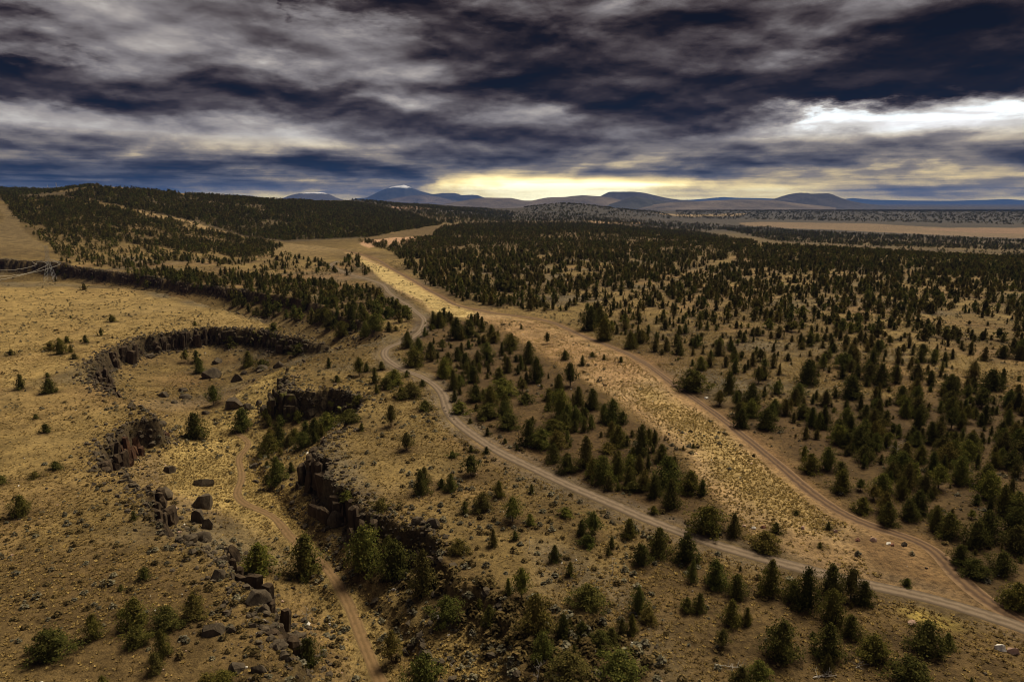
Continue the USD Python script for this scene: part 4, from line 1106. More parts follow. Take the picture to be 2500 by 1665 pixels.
# the larger trees one can point at: x, y of the foot, height and width in the picture, shape, tone
TREES = """125 1600 82 74 r d;230 1558 68 32 k d;330 1526 80 56 c d;338 1572 58 50 r d;405 1532 68 54 r d;475 1506 70 46 c b;398 1603 75 36 c d;381 1640 56 40 c b;353 1413 36 24 k d;296 1440 18 15 c d;52 1257 56 38 r d;4 1180 26 26 r d;85 1166 19 20 r b;136 1145 25 30 r d
633 1396 86 64 c g;748 1398 110 72 c d;754 1624 80 48 r d;250 1672 30 28 c d;545 1668 34 40 r d;505 1668 30 40 r b;1034 1676 96 68 r g;957 1612 80 40 o b;890 1386 118 72 r g;966 1404 100 78 r d;1034 1450 118 64 c b;1092 1512 70 56 r g
1027 1204 64 32 c d;1036 1180 46 26 c b;1078 1191 28 20 r d;1101 1197 46 28 c g;1150 1160 58 40 o d;1218 1213 45 26 r d;1179 1244 52 38 r b;1135 1252 34 24 c d;1251 1272 70 42 o g;1294 1281 32 28 c g;1298 1204 26 18 c d;1204 1332 45 22 c b;1121 1350 42 36 r b;1354 1368 44 28 c d;1392 1404 38 28 c d
1273 1458 80 44 o g;1435 1474 52 60 r d;1309 1546 110 64 r b;1375 1560 68 30 k d;1421 1545 36 30 c d;1493 1566 42 30 c d;1518 1550 46 24 k b;1543 1546 52 26 c d;1323 1614 80 54 r g;1388 1645 64 72 r b;1511 1648 78 72 r g;1467 1572 42 46 r d;1583 1516 42 38 r b;1446 1310 72 42 o g;1420 1303 40 26 c d;1435 1332 36 32 r g;1379 1260 20 36 r g;1493 1338 34 22 c d;1536 1310 52 40 c d;1565 1376 58 38 r d;1608 1350 74 46 c d
1351 1125 48 32 c d;1430 1138 82 40 c b;1470 1176 76 52 r g;1510 1168 60 36 c d;1538 1146 44 38 r g;1565 1112 84 40 c d;1509 1087 56 42 c d;1483 1104 30 34 r b;1495 1030 64 48 c g;1446 998 56 40 c d;1412 989 52 32 c d;1370 1019 76 44 r g;1342 976 34 34 r d;1404 1053 32 22 c d;1351 1055 36 42 r d;1597 1100 56 22 o d;1629 1180 78 60 c g;1597 1212 62 42 c d;1638 1236 76 48 c d;1686 1201 62 48 c d;1714 1210 46 20 k g;1544 1199 32 30 r d;1729 1298 80 68 r d;1595 1253 24 20 r d
1791 1307 62 30 c b;1867 1339 42 54 r b;1894 1299 30 22 r d;2022 1292 22 20 c d;1944 1256 14 13 r d;2002 1336 16 11 k d;2213 1429 24 24 r g;1675 1368 76 50 c d;1746 1429 74 46 c g;1798 1455 64 42 c d;1785 1520 66 42 c d;1823 1523 46 24 c d;1708 1491 50 32 c d;1677 1491 40 26 r d
1881 1447 92 46 c d;1968 1480 106 58 c d;2029 1447 82 50 c d;2029 1516 90 58 r d;2076 1462 86 42 o b;2108 1470 62 44 c d;1935 1466 56 44 r d;1906 1603 106 74 r d;2022 1603 96 68 c d;2130 1604 70 62 r d;2076 1552 62 42 c d;2260 1588 88 72 r d;2220 1668 84 82 r d;1852 1660 62 58 c g;1809 1668 52 40 c b
2166 1278 62 48 c d;2105 1249 44 40 c d;1978 1151 52 42 c d;2343 1375 56 48 c d;2379 1404 32 52 r d;2314 1307 66 52 c d;2408 1314 82 52 c d;2444 1397 62 52 r d;2480 1480 72 62 r d;2408 1188 66 52 c d;2242 1249 62 44 c d;2152 1202 56 42 c g;2054 1198 62 46 c d;1690 953 62 62 r d;1780 958 58 34 c d;1835 986 56 40 c d;1870 1046 56 46 c d;1810 1042 52 32 c d;1958 1020 40 38 r d;2015 990 42 26 c b;2078 970 62 50 c d;2150 940 60 42 c d;1970 936 66 48 c d;2200 985 50 36 c d;2320 965 58 50 c d;2420 950 56 48 c d
1336 840 32 14 o d;1379 878 26 20 r d;1422 893 28 15 c d;1392 943 64 40 o d;1363 954 46 26 c d;1273 804 13 9 c d;1446 871 15 14 r d;1475 878 15 12 c d;1516 884 16 12 r d;1692 1093 13 13 c d;1668 1099 14 6 k b;1425 784 12 8 c d;1465 795 52 32 k d;1440 805 62 36 r d;1475 830 62 42 r d;1540 850 44 28 c d
1146 822 46 36 c d;1177 810 40 24 c d;1074 799 42 28 c d;1058 796 40 24 c d;1114 828 58 34 c d;1247 853 44 36 r d;1200 831 42 28 c d;1291 886 58 42 c d;1218 925 32 34 c d;1309 932 64 30 k d;1155 932 44 34 r d;1107 950 52 30 c d;1110 979 32 24 c d;1085 921 52 32 c g;1052 875 44 30 c d;1011 893 52 38 r d;1022 860 40 28 r g;995 849 44 24 k d;1161 979 48 36 r d;1193 1019 44 46 r d;1283 983 28 36 r d;1229 965 44 52 r g;1233 1008 52 30 c d;1240 1044 48 52 r d;1291 1084 68 44 c d;1348 1055 32 42 r d;1323 1092 54 46 r g;1121 1008 26 40 r g
877 918 50 24 o d;895 907 24 18 c d;915 936 42 24 c d;944 950 34 28 r d;964 939 44 36 r g;931 903 24 20 c d;993 920 19 16 r d;980 972 34 30 r d;1002 968 28 42 r b;1031 943 19 18 r d;1038 1001 24 32 r d;955 1041 58 30 o b;993 1098 48 30 o b;1188 1106 20 18 c d;1150 1102 19 16 c d;1105 1116 15 22 r g;883 1051 21 16 c d;876 990 32 32 r d;854 1030 38 38 r d;919 961 26 15 c d;1190 1062 22 16 c d;1148 1033 15 12 c d;1262 1098 15 10 c d;1233 1082 15 10 k d
523 989 54 34 o g;477 1070 72 48 c d;592 1050 62 42 c g;675 1178 72 46 c g;711 1152 28 20 c d;659 1105 54 40 c d;684 1088 54 34 c d;740 1092 46 36 r g;770 1070 56 34 c d;800 1050 52 40 r g;720 1080 40 30 c d;606 893 40 30 c d;639 898 24 30 r d;480 885 34 20 c d;487 911 42 24 c g;453 885 36 18 o d;563 848 30 18 c d;731 864 30 34 r d;803 898 27 15 c d;823 932 19 15 r d;273 786 20 17 r d;247 819 20 15 r d;209 837 22 17 c d;123 855 25 30 r b;148 864 42 24 r d;164 837 19 17 r d;173 860 20 14 c d;182 876 14 18 r b;27 867 17 20 r b;173 777 7 9 r d;51 950 40 26 c d;121 958 40 32 c d;116 921 14 13 r d;112 1055 25 22 r d;87 1022 14 14 r d;386 1261 32 16 k d;327 1268 24 18 c d;668 808 17 28 r d;476 795 13 12 c d;206 708 17 15 r b;850 1220 30 26 r g;930 1245 26 40 r b;300 1500 20 24 r d"""
hand = []
for row in TREES.replace('\n', ';').split(';'):
    a = row.split()
    hand.append((float(a[0]), float(a[1]), float(a[2]), float(a[3]), a[4], a[5]))

# woods: picture outline, trees per 100 square metres, height range (m), share of brownish tones
WOODS = [
    ([(875, 590), (960, 616), (1010, 672), (1085, 714), (1135, 738), (1235, 756), (1330, 764), (1400, 758), (1500, 730), (1600, 700), (1700, 655), (1800, 625), (1850, 594), (1700, 566), (1500, 550), (1250, 545), (1080, 555), (1050, 580), (960, 596)], 2.1, 4.5, 8.5, .45),
    ([(1405, 770), (1500, 738), (1700, 665), (1850, 625), (2540, 655), (2540, 960), (2100, 960), (1800, 940), (1660, 900), (1530, 835)], 1.1, 1.4, 7.4, .45),
    ([(1560, 720), (1800, 640), (2540, 680), (2540, 860), (2200, 830), (1900, 800)], .6, 3.5, 8.2, .5),
    ([(1800, 602), (2540, 622), (2540, 690), (2100, 660), (1800, 646)], 1.1, 4.5, 8.5, .4),
    ([(1730, 985), (1900, 955), (2540, 955), (2540, 1480), (2430, 1430), (2350, 1345), (2290, 1295), (2150, 1255), (1970, 1130), (1850, 1050)], 3.4, 1.8, 7.4, .35),
    ([(1035, 770), (1190, 792), (1275, 870), (1400, 965), (1500, 1010), (1590, 1080), (1690, 1190), (1640, 1240), (1590, 1250), (1480, 1196), (1400, 1160), (1250, 1065), (1155, 1000), (1115, 960), (1065, 900), (1010, 880), (985, 845)], 1.3, 1.6, 6.5, .3),
    ([(880, 1330), (1010, 1345), (1090, 1390), (1250, 1430), (1480, 1560), (1640, 1690), (1280, 1690), (1165, 1540), (1065, 1460), (930, 1400)], 2.0, 1.2, 4.6, .5),
    ([(1550, 1300), (1680, 1330), (1780, 1370), (1940, 1420), (2060, 1460), (2300, 1560), (2400, 1680), (1650, 1690), (1470, 1480), (1420, 1310)], .42, 1.5, 6, .4),
    ([(905, 905), (1060, 990), (1290, 1170), (1470, 1260), (1400, 1330), (1200, 1330), (1000, 1240), (900, 1180), (890, 1000)], .10, 1.0, 3.0, .3),
    ([(480, 702), (560, 665), (700, 685), (800, 690), (920, 715), (1010, 775), (960, 816), (900, 815), (870, 805), (760, 745), (600, 715)], 1.7, 2.5, 7.5, .3),
    ([(560, 760), (690, 775), (770, 800), (850, 825), (960, 822), (900, 795), (820, 770), (680, 730), (560, 715)], 1.8, 4, 9, .25),
    ([(300, 664), (450, 660), (560, 690), (500, 720), (340, 700)], 1.8, 4, 8, .2),
    ([(450, 650), (640, 612), (860, 650), (900, 690), (800, 665), (560, 690)], .55, 1.6, 6.5, .3),
    ([(820, 650), (900, 668), (905, 682), (870, 668), (826, 652)], .9, 5, 8, .2),
    ([(860, 612), (836, 640), (880, 662), (908, 676), (900, 660)], .5, 5, 8, .2),
    ([(16, 500), (66, 566), (104, 592), (350, 597), (600, 630), (650, 622), (692, 602), (640, 591), (470, 550), (320, 519), (150, 484), (0, 482)], 2.3, 4.5, 8.5, .5),
    ([(160, 480), (330, 512), (480, 542), (640, 583), (700, 588), (900, 580), (1080, 548), (1000, 522), (850, 494), (640, 488), (450, 476), (330, 465), (220, 462)], 2.0, 4.5, 9.0, .5),
    ([(120, 596), (350, 602), (600, 640), (560, 655), (430, 640), (320, 660), (150, 640)], 1.0, 2.5, 7.5, .3),
    ([(640, 486), (850, 489), (1000, 500), (1250, 522), (1500, 534), (1700, 548), (1800, 560), (1700, 566), (1500, 550), (1250, 545), (1080, 548), (900, 500)], .24, 5, 9, .4),
    ([(1750, 556), (1900, 560), (2100, 572), (2540, 590), (2540, 612), (2200, 604), (1900, 590)], .62, 5, 9, .4),
    ([(1820, 596), (1900, 604), (2540, 622), (2540, 606), (2100, 598)], .10, 4, 8, .4),
    ([(1280, 520), (1500, 528), (1700, 545), (1900, 556), (1800, 563), (1500, 545)], .15, 5, 9, .4),
    ([(640, 1010), (700, 1000), (830, 975), (862, 1008), (800, 1060), (720, 1140), (650, 1185)], 2.2, 1.5, 5.5, .2),
    ([(0, 640), (150, 650), (280, 672), (200, 684), (0, 680)], .25, 3, 6, .2)]
FAR_WOODS = [
    ([(1650, 514), (2540, 512), (2540, 550), (2000, 540), (1650, 531)], .22),
    ([(1280, 500), (1370, 494), (1500, 508), (1640, 528), (1640, 536), (1400, 528), (1280, 520)], .24),
    ([(940, 494), (1000, 499), (1150, 508), (1280, 520), (1250, 524), (1050, 510)], .10)]
rgT = np.random.default_rng(77)


def scatter(poly, per100, rg, cap=20000, spacing=True):
    wp = world_poly(poly)
    pg = shapely.Polygon(wp).buffer(0)
    x0, y0, x1, y1 = pg.bounds
    n = int((x1 - x0) * (y1 - y0) * per100 / 100 * 1.0)
    k = min(n, cap * 12)
    p = np.stack([rg.uniform(x0, x1, k), rg.uniform(y0, y1, k)], 1)
    p = p[shapely.contains_xy(pg, p[:, 0], p[:, 1])]
    clump = fbm(p[:, 0] / 38 + 11, p[:, 1] / 38, 3, 3)
    p = p[rg.random(len(p)) < np.clip((clump - .33) * 5, .08, 1)]
    return p[:cap]


def clear_of_roads(p, margin=0.0):
    inn = (p[:, 0] > X0 + 2) & (p[:, 0] < X1 - 2) & (p[:, 1] > Y0 + 2) & (p[:, 1] < Y1 - 2)
    d = np.minimum(np.minimum(near_sample(dist_gravel, p[:, 0], p[:, 1]) - 5.2, near_sample(dist_track, p[:, 0], p[:, 1]) - 5.5), near_sample(dist_trail, p[:, 0], p[:, 1]) - 3.0)
    return ~inn | (d > margin)


rgH = np.random.default_rng(21)
hp = at([t[0] for t in hand], [t[1] for t in hand])
_, _, hdep = to_pixel(hp)
H_W = np.array([t[3] for t in hand]) * hdep / FPX * rgH.uniform(1.12, 1.45, len(hand))
sinD = (H - hp[:, 2]) / np.linalg.norm(hp - [0, 0, H], axis=1)
H_H = np.clip((np.array([t[2] for t in hand]) * hdep / FPX * .90 - .34 * H_W * sinD) / np.sqrt(1 - sinD ** 2), H_W * .55, None)
T_pos, T_w, T_h = [hp], [H_W], [H_H]
T_shape, T_tone = [np.array([t[4] for t in hand])], [np.array([t[5] for t in hand])]
for poly, dens, h0, h1, brown in WOODS:
    p = scatter(poly, dens * 1.55, rgT)
    p = p[clear_of_roads(p)]
    p = p[(np.hypot(*p.T) < 1350) | (p[:, 0] < 0) | (rgT.random(len(p)) < .5)]
    h = h0 * .75 + (h1 * 1.08 - h0 * .75) * rgT.random(len(p)) ** 1.35
    h = np.where((p[:, 0] > 0) & (np.hypot(*p.T) < 900), h * .90, h)
    big = np.hypot(p[:, 0], p[:, 1]) > 1500
    h = np.where(big, h * 1.15, h)
    w = h * (.60 + .60 * rgT.random(len(p)))
    T_pos.append(np.c_[p, terrain(p[:, 0], p[:, 1])])
    T_w.append(w), T_h.append(h)
    T_shape.append(rgT.choice(list('crko'), len(p), p=[.36, .44, .10, .10]))
    T_tone.append(rgT.choice(list('dgb'), len(p), p=[.62 * (1 - brown), .38 * (1 - brown), brown]))
a_ = np.radians(rgT.uniform(-41, -30.5, 2600))                       # woods on the saddle behind the left hill
r_ = rgT.uniform(2050, 3300, 2600)
p = np.stack([np.sin(a_) * r_, np.cos(a_) * r_], 1)
h = rgT.uniform(5, 9.5, len(p))
T_pos.append(np.c_[p, terrain(p[:, 0], p[:, 1])]), T_w.append(h * rgT.uniform(.7, 1.2, len(p))), T_h.append(h)
T_shape.append(rgT.choice(list('crk'), len(p))), T_tone.append(rgT.choice(list('dgb'), len(p), p=[.6, .2, .2]))
T_pos, T_w, T_h, T_shape, T_tone = np.vstack(T_pos), np.concatenate(T_w), np.concatenate(T_h), np.concatenate(T_shape), np.concatenate(T_tone)
# no two stems in one place; the traced ones come first
keep = np.ones(len(T_pos), bool)
tt = cKDTree(T_pos[:, :2])
for a_i, b_i in sorted(tt.query_pairs(2.6)):
    if keep[a_i] and b_i >= len(hand) and np.hypot(*(T_pos[a_i, :2] - T_pos[b_i, :2])) < .42 * (T_w[a_i] + T_w[b_i]) * .75:
        keep[b_i] = False
T_pos, T_w, T_h, T_shape, T_tone = T_pos[keep], T_w[keep], T_h[keep], T_shape[keep], T_tone[keep]
T_pos[:, 2] -= .05
# needle litter round each stem, darkened to paint in contact shade
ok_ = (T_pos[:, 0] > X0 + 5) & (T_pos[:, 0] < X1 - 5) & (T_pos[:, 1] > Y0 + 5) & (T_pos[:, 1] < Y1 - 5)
litter_shade = np.zeros_like(NB)
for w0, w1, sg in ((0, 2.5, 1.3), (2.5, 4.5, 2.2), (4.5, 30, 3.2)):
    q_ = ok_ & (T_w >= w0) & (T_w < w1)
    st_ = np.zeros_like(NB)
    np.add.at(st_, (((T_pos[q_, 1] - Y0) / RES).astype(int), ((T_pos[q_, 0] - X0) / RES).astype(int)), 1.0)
    litter_shade = np.maximum(litter_shade, ndimage.gaussian_filter(st_, sg / RES) * (sg / RES) ** 2 * 2 * np.pi)
COL += (C_LITTER_SHADE * .95 - COL) * (np.clip(litter_shade * 1.1, 0, 1) * .8)[..., None] * np.clip((dist_gravel - 2.5) / 2, 0, 1)[..., None]
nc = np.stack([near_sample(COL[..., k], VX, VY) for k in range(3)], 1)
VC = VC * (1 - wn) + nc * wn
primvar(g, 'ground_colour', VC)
PXs, PYs, DEP = to_pixel(T_pos)
seen = T_h * FPX / DEP * np.sqrt(np.clip(T_w / T_h, .3, 1.2))
seen[(PXs < 4) | (PXs > 2496) | (PYs > 1690)] = 0
top = np.argsort(-seen)[:300]
is_ind = np.zeros(len(T_pos), bool)
is_ind[top] = True
is_ind[:len(hand)] |= seen[:len(hand)] > 16
while is_ind.sum() > 300:                       # the traced trees and the largest of the others
    c = np.nonzero(is_ind)[0]
    is_ind[c[np.argmin(seen[c])]] = False

# a few crowns of each shape, shared by all trees of that kind
HERO = {}
for si, sh_ in enumerate('crko'):
    for v in range(4):
        HERO[sh_, v] = (crown_mesh(10 * si + v, sh_, 90 if sh_ != 'o' else 56, 36, .047), trunk_mesh(10 * si + v, sh_, 9 if sh_ == 'o' else 4))
WORD = {'c': 'pointed', 'r': 'rounded', 'k': 'narrow', 'o': 'open-crowned'}
TONE = {'d': 'dark green', 'g': 'mid green', 'b': 'olive brown'}
REGIONS = [
    (lambda x, y: y > 1380 and x < 560, 'in the bottom left corner'),
    (lambda x, y: x < 420 and y < 800, 'on the far left grass lobe'),
    (lambda x, y: x < 420 and y < 1000, 'near the stepped wall'),
    (lambda x, y: x < 420, 'on the near left plateau'),
    (lambda x, y: 420 <= x < 700 and y < 960, 'in the rocky amphitheatre'),
    (lambda x, y: 640 < x < 870 and 1000 < y < 1200, 'under the sheer cliff'),
    (lambda x, y: x < 860 and y < 1080 and y > 830, 'by the upper canyon trail'),
    (lambda x, y: 560 < x < 800 and y > 1200, 'beside the lower canyon trail'),
    (lambda x, y: 780 <= x < 1120 and y > 1290, 'above the canyon ditch'),
    (lambda x, y: x < 1060 and y < 760, 'in the far canyon woods'),
    (lambda x, y: x < 970 and y < 1110 and y > 840, 'left of the gravel road bend'),
    (lambda x, y: y > 1400 and 1120 <= x < 1640, 'on the brushy slope at the bottom'),
    (lambda x, y: 1640 <= x and y > 1400 + (x - 1640) * .10, 'below the gravel road at lower right'),
    (lambda x, y: x < 1640 and y > 1010 + (x - 1000) * .48, 'on the bare slope below the road'),
    (lambda x, y: x > 1230 and y > 770 and y < 900 and x < 1530, 'along the middle of the clearing'),
    (lambda x, y: 970 <= x <= 1300 and y < 1000, 'in the upper grove by the road'),
    (lambda x, y: 1300 < x <= 1480 and y < 1250 and y > 900, 'in the middle grove'),
    (lambda x, y: 1480 < x <= 1770 and y > 1000 and y < 1330, 'in the lower grove above the road'),
    (lambda x, y: x > 1700 and y > 1240 and x < 2260, 'in the golden clearing'),
    (lambda x, y: x > 1700 and y > 1100, 'in the dark wood past the track'),
    (lambda x, y: x > 2080 and y > 900, 'at the right edge'),
    (lambda x, y: y > 880, 'just right of the dirt track'),
    (lambda x, y: True, 'on the open hillside across the track')]
ORD = ['leftmost', 'second', 'third', 'fourth', 'fifth', 'sixth', 'seventh', 'eighth', 'ninth', 'tenth', 'eleventh', 'twelfth', 'thirteenth', 'fourteenth', 'fifteenth', 'sixteenth']
inds = [int(q) for q in np.nonzero(is_ind)[0]]
base_of = {}
hpx = T_h * FPX / DEP
for q in inds:
    region = next(r for f, r in REGIONS if f(PXs[q], PYs[q]))
    base_of.setdefault((region, T_shape[q], T_tone[q]), []).append(q)
label_of = {}
for (region, s_, t_), qs in base_of.items():
    kind_ = f'{TONE[t_]} {WORD[s_]} juniper'
    if len(qs) == 1:
        label_of[qs[0]] = (f'{kind_} {region}', None)
        continue
    qs = sorted(qs, key=lambda q: PXs[q])
    big = max(qs, key=lambda q: hpx[q])
    rest = [q for q in qs if q != big] if hpx[big] > 1.25 * sorted(hpx[q] for q in qs)[-2] else qs
    if len(rest) < len(qs):
        label_of[big] = (f'tallest {kind_} {region}', None)
    for n_, q in enumerate(rest):
        if len(rest) == 1:
            label_of[q] = (f'smaller {kind_} {region}', None)
        elif n_ == 0:
            label_of[q] = (f'leftmost {kind_} {region}', None)
        elif n_ == len(rest) - 1:
            label_of[q] = (f'rightmost {kind_} {region}', None)
        else:
            label_of[q] = (f'{ORD[min(n_, 15)]} from left, {kind_} {region}', None)
SPECIAL = {(748, 1398): 'big dark blackish green conical tree standing on the canyon trail bend', (633, 1396): 'mid green conical pine alone left of the canyon trail',
           (125, 1600): 'round blackish juniper alone on the slope in the bottom left corner', (523, 989): 'pale green open pine in the amphitheatre beside the craggy boulder',
           (1150, 1160): 'dark juniper on a bare leaning trunk, on the pale slope below the road', (955, 1041): 'thin brownish tree on a tall bare trunk by the road bend',
           (1392, 943): 'very dark open pine at the edge of the clearing', (1101, 1197): 'bright green small pine of a pair on the pale slope', (1309, 1546): 'big olive brown juniper leaning out of the bottom brush',
           (1729, 1298): 'wide dark juniper just above the gravel road', (206, 708): 'lone brown bush on the skyline of the left grass lobe'}
for q, t in enumerate(hand):
    if (int(t[0]), int(t[1])) in SPECIAL and q in label_of:
        label_of[q] = (SPECIAL[int(t[0]), int(t[1])], None)
made_first = {}
for q in inds:
    s_, t_ = str(T_shape[q]), str(T_tone[q])
    v = int(q * 7 % 4)
    rot = float((q * 137.5) % 360)
    root = thing('juniper', T_pos[q], rot, (T_w[q], T_w[q], T_h[q]))
    tag(root, label_of[q][0], 'tree', 'junipers growing on the upland')
    if (s_, t_, v) in made_first:
        root.GetReferences().AddInternalReference(made_first[s_, t_, v])
        root.SetInstanceable(True)
        continue
    made_first[s_, t_, v] = root.GetPath()
    (cv, cf), tr = HERO[s_, v]
    sprays(obj('crown', (cv, cf), LEAF[t_], str(root.GetPath())), len(cv))
    obj('trunk', tr, M_BARK, str(root.GetPath()))

# all the others as one wood: fuller crowns near, lighter ones far off
PROTO, PIDX = [], {}
for lod, (ncl, nl, lf) in enumerate([(60, 18, .066), (26, 9, .12), (13, 6, .20)]):
    for si, sh_ in enumerate('crko'):
        for t_ in 'dgb':
            for v in range(2):
                PIDX[lod, sh_, t_, v] = len(PROTO)
                parts = [('crown', crown_mesh(200 + 50 * lod + 10 * si + v, sh_, ncl, nl, lf, core=lod < 2), LEAF[t_])]
                if lod == 0:
                    parts.append(('trunk', trunk_mesh(200 + v, sh_, 3), M_BARK))
                PROTO.append(parts)
rest = np.nonzero(~is_ind)[0]
dist_r = np.hypot(T_pos[rest, 0], T_pos[rest, 1])
lod = np.where(dist_r < 420, 0, np.where(dist_r < 1000, 1, 2))
idx = [PIDX[int(l), str(T_shape[q]), str(T_tone[q]), int(q % 2)] for l, q in zip(lod, rest)]
instancer('juniper_woodland', PROTO, T_pos[rest], idx, np.stack([T_w[rest], T_w[rest], T_h[rest]], 1), rgT.random(len(rest)) * 6.28,
          'thousands of smaller and farther junipers spread over the upland', 'woodland')
fp = []
for poly, dens in FAR_WOODS:
    fp.append(scatter(poly, dens * 1.5, rgT, cap=14000))
fp = np.vstack(fp)
fh = rgT.uniform(7, 14, len(fp))
instancer('distant_woodland', [[('crown', crown_mesh(400 + k, 'r', 10, 4, .26, core=False), LEAF[t_])] for k, t_ in enumerate('ddb')], np.c_[fp, terrain(fp[:, 0], fp[:, 1]) - .2], rgT.integers(0, 3, len(fp)), np.stack([fh * 1.3, fh * 1.3, fh * .9], 1),
          rgT.random(len(fp)) * 6.28, 'far-off dark woodland on the plain before the buttes', 'woodland')
print('trees', len(T_pos), 'individual', len(inds), 'far', len(fp))

# ------------------------------------------------------------------ sagebrush, bunch grass and loose stones
def plant_material(name, a, b, c, transl=.25):
    n = {"g": ("attribute", {"attribute": "spray"}), "oi": ("object_info", {}), "r": ("rgb_ramp", {"ramp": [(0, a), (.5, b), (1, c)]}), "r2": ("rgb_ramp", {"ramp": [(0, (.6, .58, .55)), (.5, (1, 1, 1)), (1, (1.35, 1.32, 1.2))]}),
         "m": ("mix", {"mix_type": "multiply", "fac": 1.0}), "d": ("diffuse_bsdf", {}), "t": ("translucent_bsdf", {}), "mx": ("mix_closure", {"fac": transl})}
    l = [("g.fac", "r.fac"), ("oi.random", "r2.fac"), ("r.color", "m.color1"), ("r2.color", "m.color2"), ("m.color", "d.color"), ("m.color", "t.color"), ("d.BSDF", "mx.closure1"), ("t.BSDF", "mx.closure2")]
    return usdkit.material(stage, '/World/Looks/' + name, n, l, surface="mx.closure")


M_SAGE = plant_material('grey_sagebrush', (.045, .040, .024), (.105, .094, .062), (.20, .18, .13))
M_BRUSH = plant_material('brown_brush', (.035, .027, .012), (.075, .056, .024), (.15, .105, .045))
M_TUFT = plant_material('cured_bunch_grass', (.18, .12, .042), (.29, .205, .074), (.42, .31, .125))
M_TUFT2 = plant_material('dull_bunch_grass', (.10, .066, .026), (.165, .113, .045), (.24, .17, .07))


def bush_mesh(seed, n, leaf):
    rg = np.random.default_rng(seed)
    a, t = rg.random(n) * 6.28, rg.random(n) ** .6
    P = np.stack([np.cos(a) * t * .45, np.sin(a) * t * .45, (.25 + .65 * (1 - t ** 2)) * rg.uniform(.5, 1, n)], 1)
    out = P * [1.2, 1.2, .8] + [0, 0, .35] + rg.normal(size=(n, 3)) * .25
    face = out / np.linalg.norm(out, axis=1, keepdims=True)
    sd = np.cross(face, rg.normal(size=(n, 3)) * .8 + [0, 0, .8])
    sd /= np.linalg.norm(sd, axis=1, keepdims=True)
    out = np.cross(sd, face)
    L = leaf * rg.uniform(.7, 1.4, (n, 1))
    W = L * .38
    V = np.stack([P - out * L * .6, P + sd * W, P + out * L * .6, P - sd * W], 1).reshape(-1, 3)
    k = np.arange(n)[:, None] * 4
    return V, np.vstack([k + [[0, 1, 2]], k + [[0, 2, 3]]])


def tuft_mesh(seed, n):
    rg = np.random.default_rng(seed)
    a = rg.random(n) * 6.28
    lean = rg.uniform(.25, .75, n)
    b = np.stack([np.cos(a) * .15, np.sin(a) * .15, np.zeros(n)], 1) * rg.random((n, 1))
    tip = b + np.stack([np.cos(a) * lean, np.sin(a) * lean, rg.uniform(.35, .8, n)], 1)
    sd = np.stack([-np.sin(a), np.cos(a), np.zeros(n)], 1) * .17
    V = np.stack([b - sd, b + sd, tip + sd * .3, tip - sd * .3], 1).reshape(-1, 3)
    k = np.arange(n)[:, None] * 4
    return V, np.vstack([k + [[0, 1, 2]], k + [[0, 2, 3]]])


rgS = np.random.default_rng(9)


def visible_ground(n, r0, r1, p=1.0):
    """ground points in the field of view, even per square metre"""
    a = np.radians(rgS.uniform(-43, 43, n))
    r = np.sqrt(r0 ** 2 + (r1 ** 2 - r0 ** 2) * rgS.random(n) ** p)
    return np.stack([np.sin(a) * r, np.cos(a) * r], 1)


def keep_masked(p, prob):
    return p[rgS.random(len(p)) < prob]


m_floor, m_strip, m_lower, m_rubble, m_gold = near_mask(FLOOR, 4), near_mask(STRIP, 3), near_mask(LOWER, 4), near_mask(RUBBLE, 4), np.maximum(np.maximum(near_mask(GOLD_FAR, 3), near_mask(GOLD_MID, 3)), np.maximum(near_mask(FLOOR_GOLD, 3), near_mask(MEADOW, 3)))
m_bare = near_mask(BARE_SE, 3)
m_brush = near_mask([(330, 1400), (480, 1390), (600, 1480), (700, 1570), (780, 1720), (380, 1720), (420, 1560)], 5)
m_grove = np.maximum(near_mask(GROVE, 4), near_mask(EAST_WOOD, 4))

# bunch grass
p = visible_ground(620000, 88, 560, 1.15)
pp = (.38 + .40 * near_sample(m_gold, *p.T) + .25 * near_sample(m_floor, *p.T) - .32 * near_sample(m_grove, *p.T) - .25 * near_sample(m_lower, *p.T) - .6 * near_sample(m_bare, *p.T)) * np.clip((fbm(p[:, 0] / 14, p[:, 1] / 14, 3, 2) - .34) * 4, .15, 1.2)
p = keep_masked(p, pp * np.clip((560 - np.hypot(*p.T)) / 220, 0, 1))
p = p[clear_of_roads(p, -1.7)]
p = p[near_sample(slope, *p.T) < .9]
sz = rgS.uniform(.32, .75, len(p))
gold = rgS.random(len(p)) < np.clip(.26 + near_sample(m_gold, *p.T) * .42 + near_sample(m_floor, *p.T) * .2 + near_sample(m_strip, *p.T) * .15 - near_sample(m_grove, *p.T) * .3 - near_sample(m_lower, *p.T) * .3, 0, .95)
instancer('bunch_grass', [[('tuft', tuft_mesh(k, 11), M_TUFT if k < 3 else M_TUFT2)] for k in range(6)], np.c_[p, terrain(*p.T) - .03], rgS.integers(0, 3, len(p)) + np.where(gold, 0, 3),
          np.stack([sz, sz, sz * .62], 1), rgS.random(len(p)) * 6.28, 'dry golden bunch grass dotting the open ground', 'grass')
n_grass = len(p)

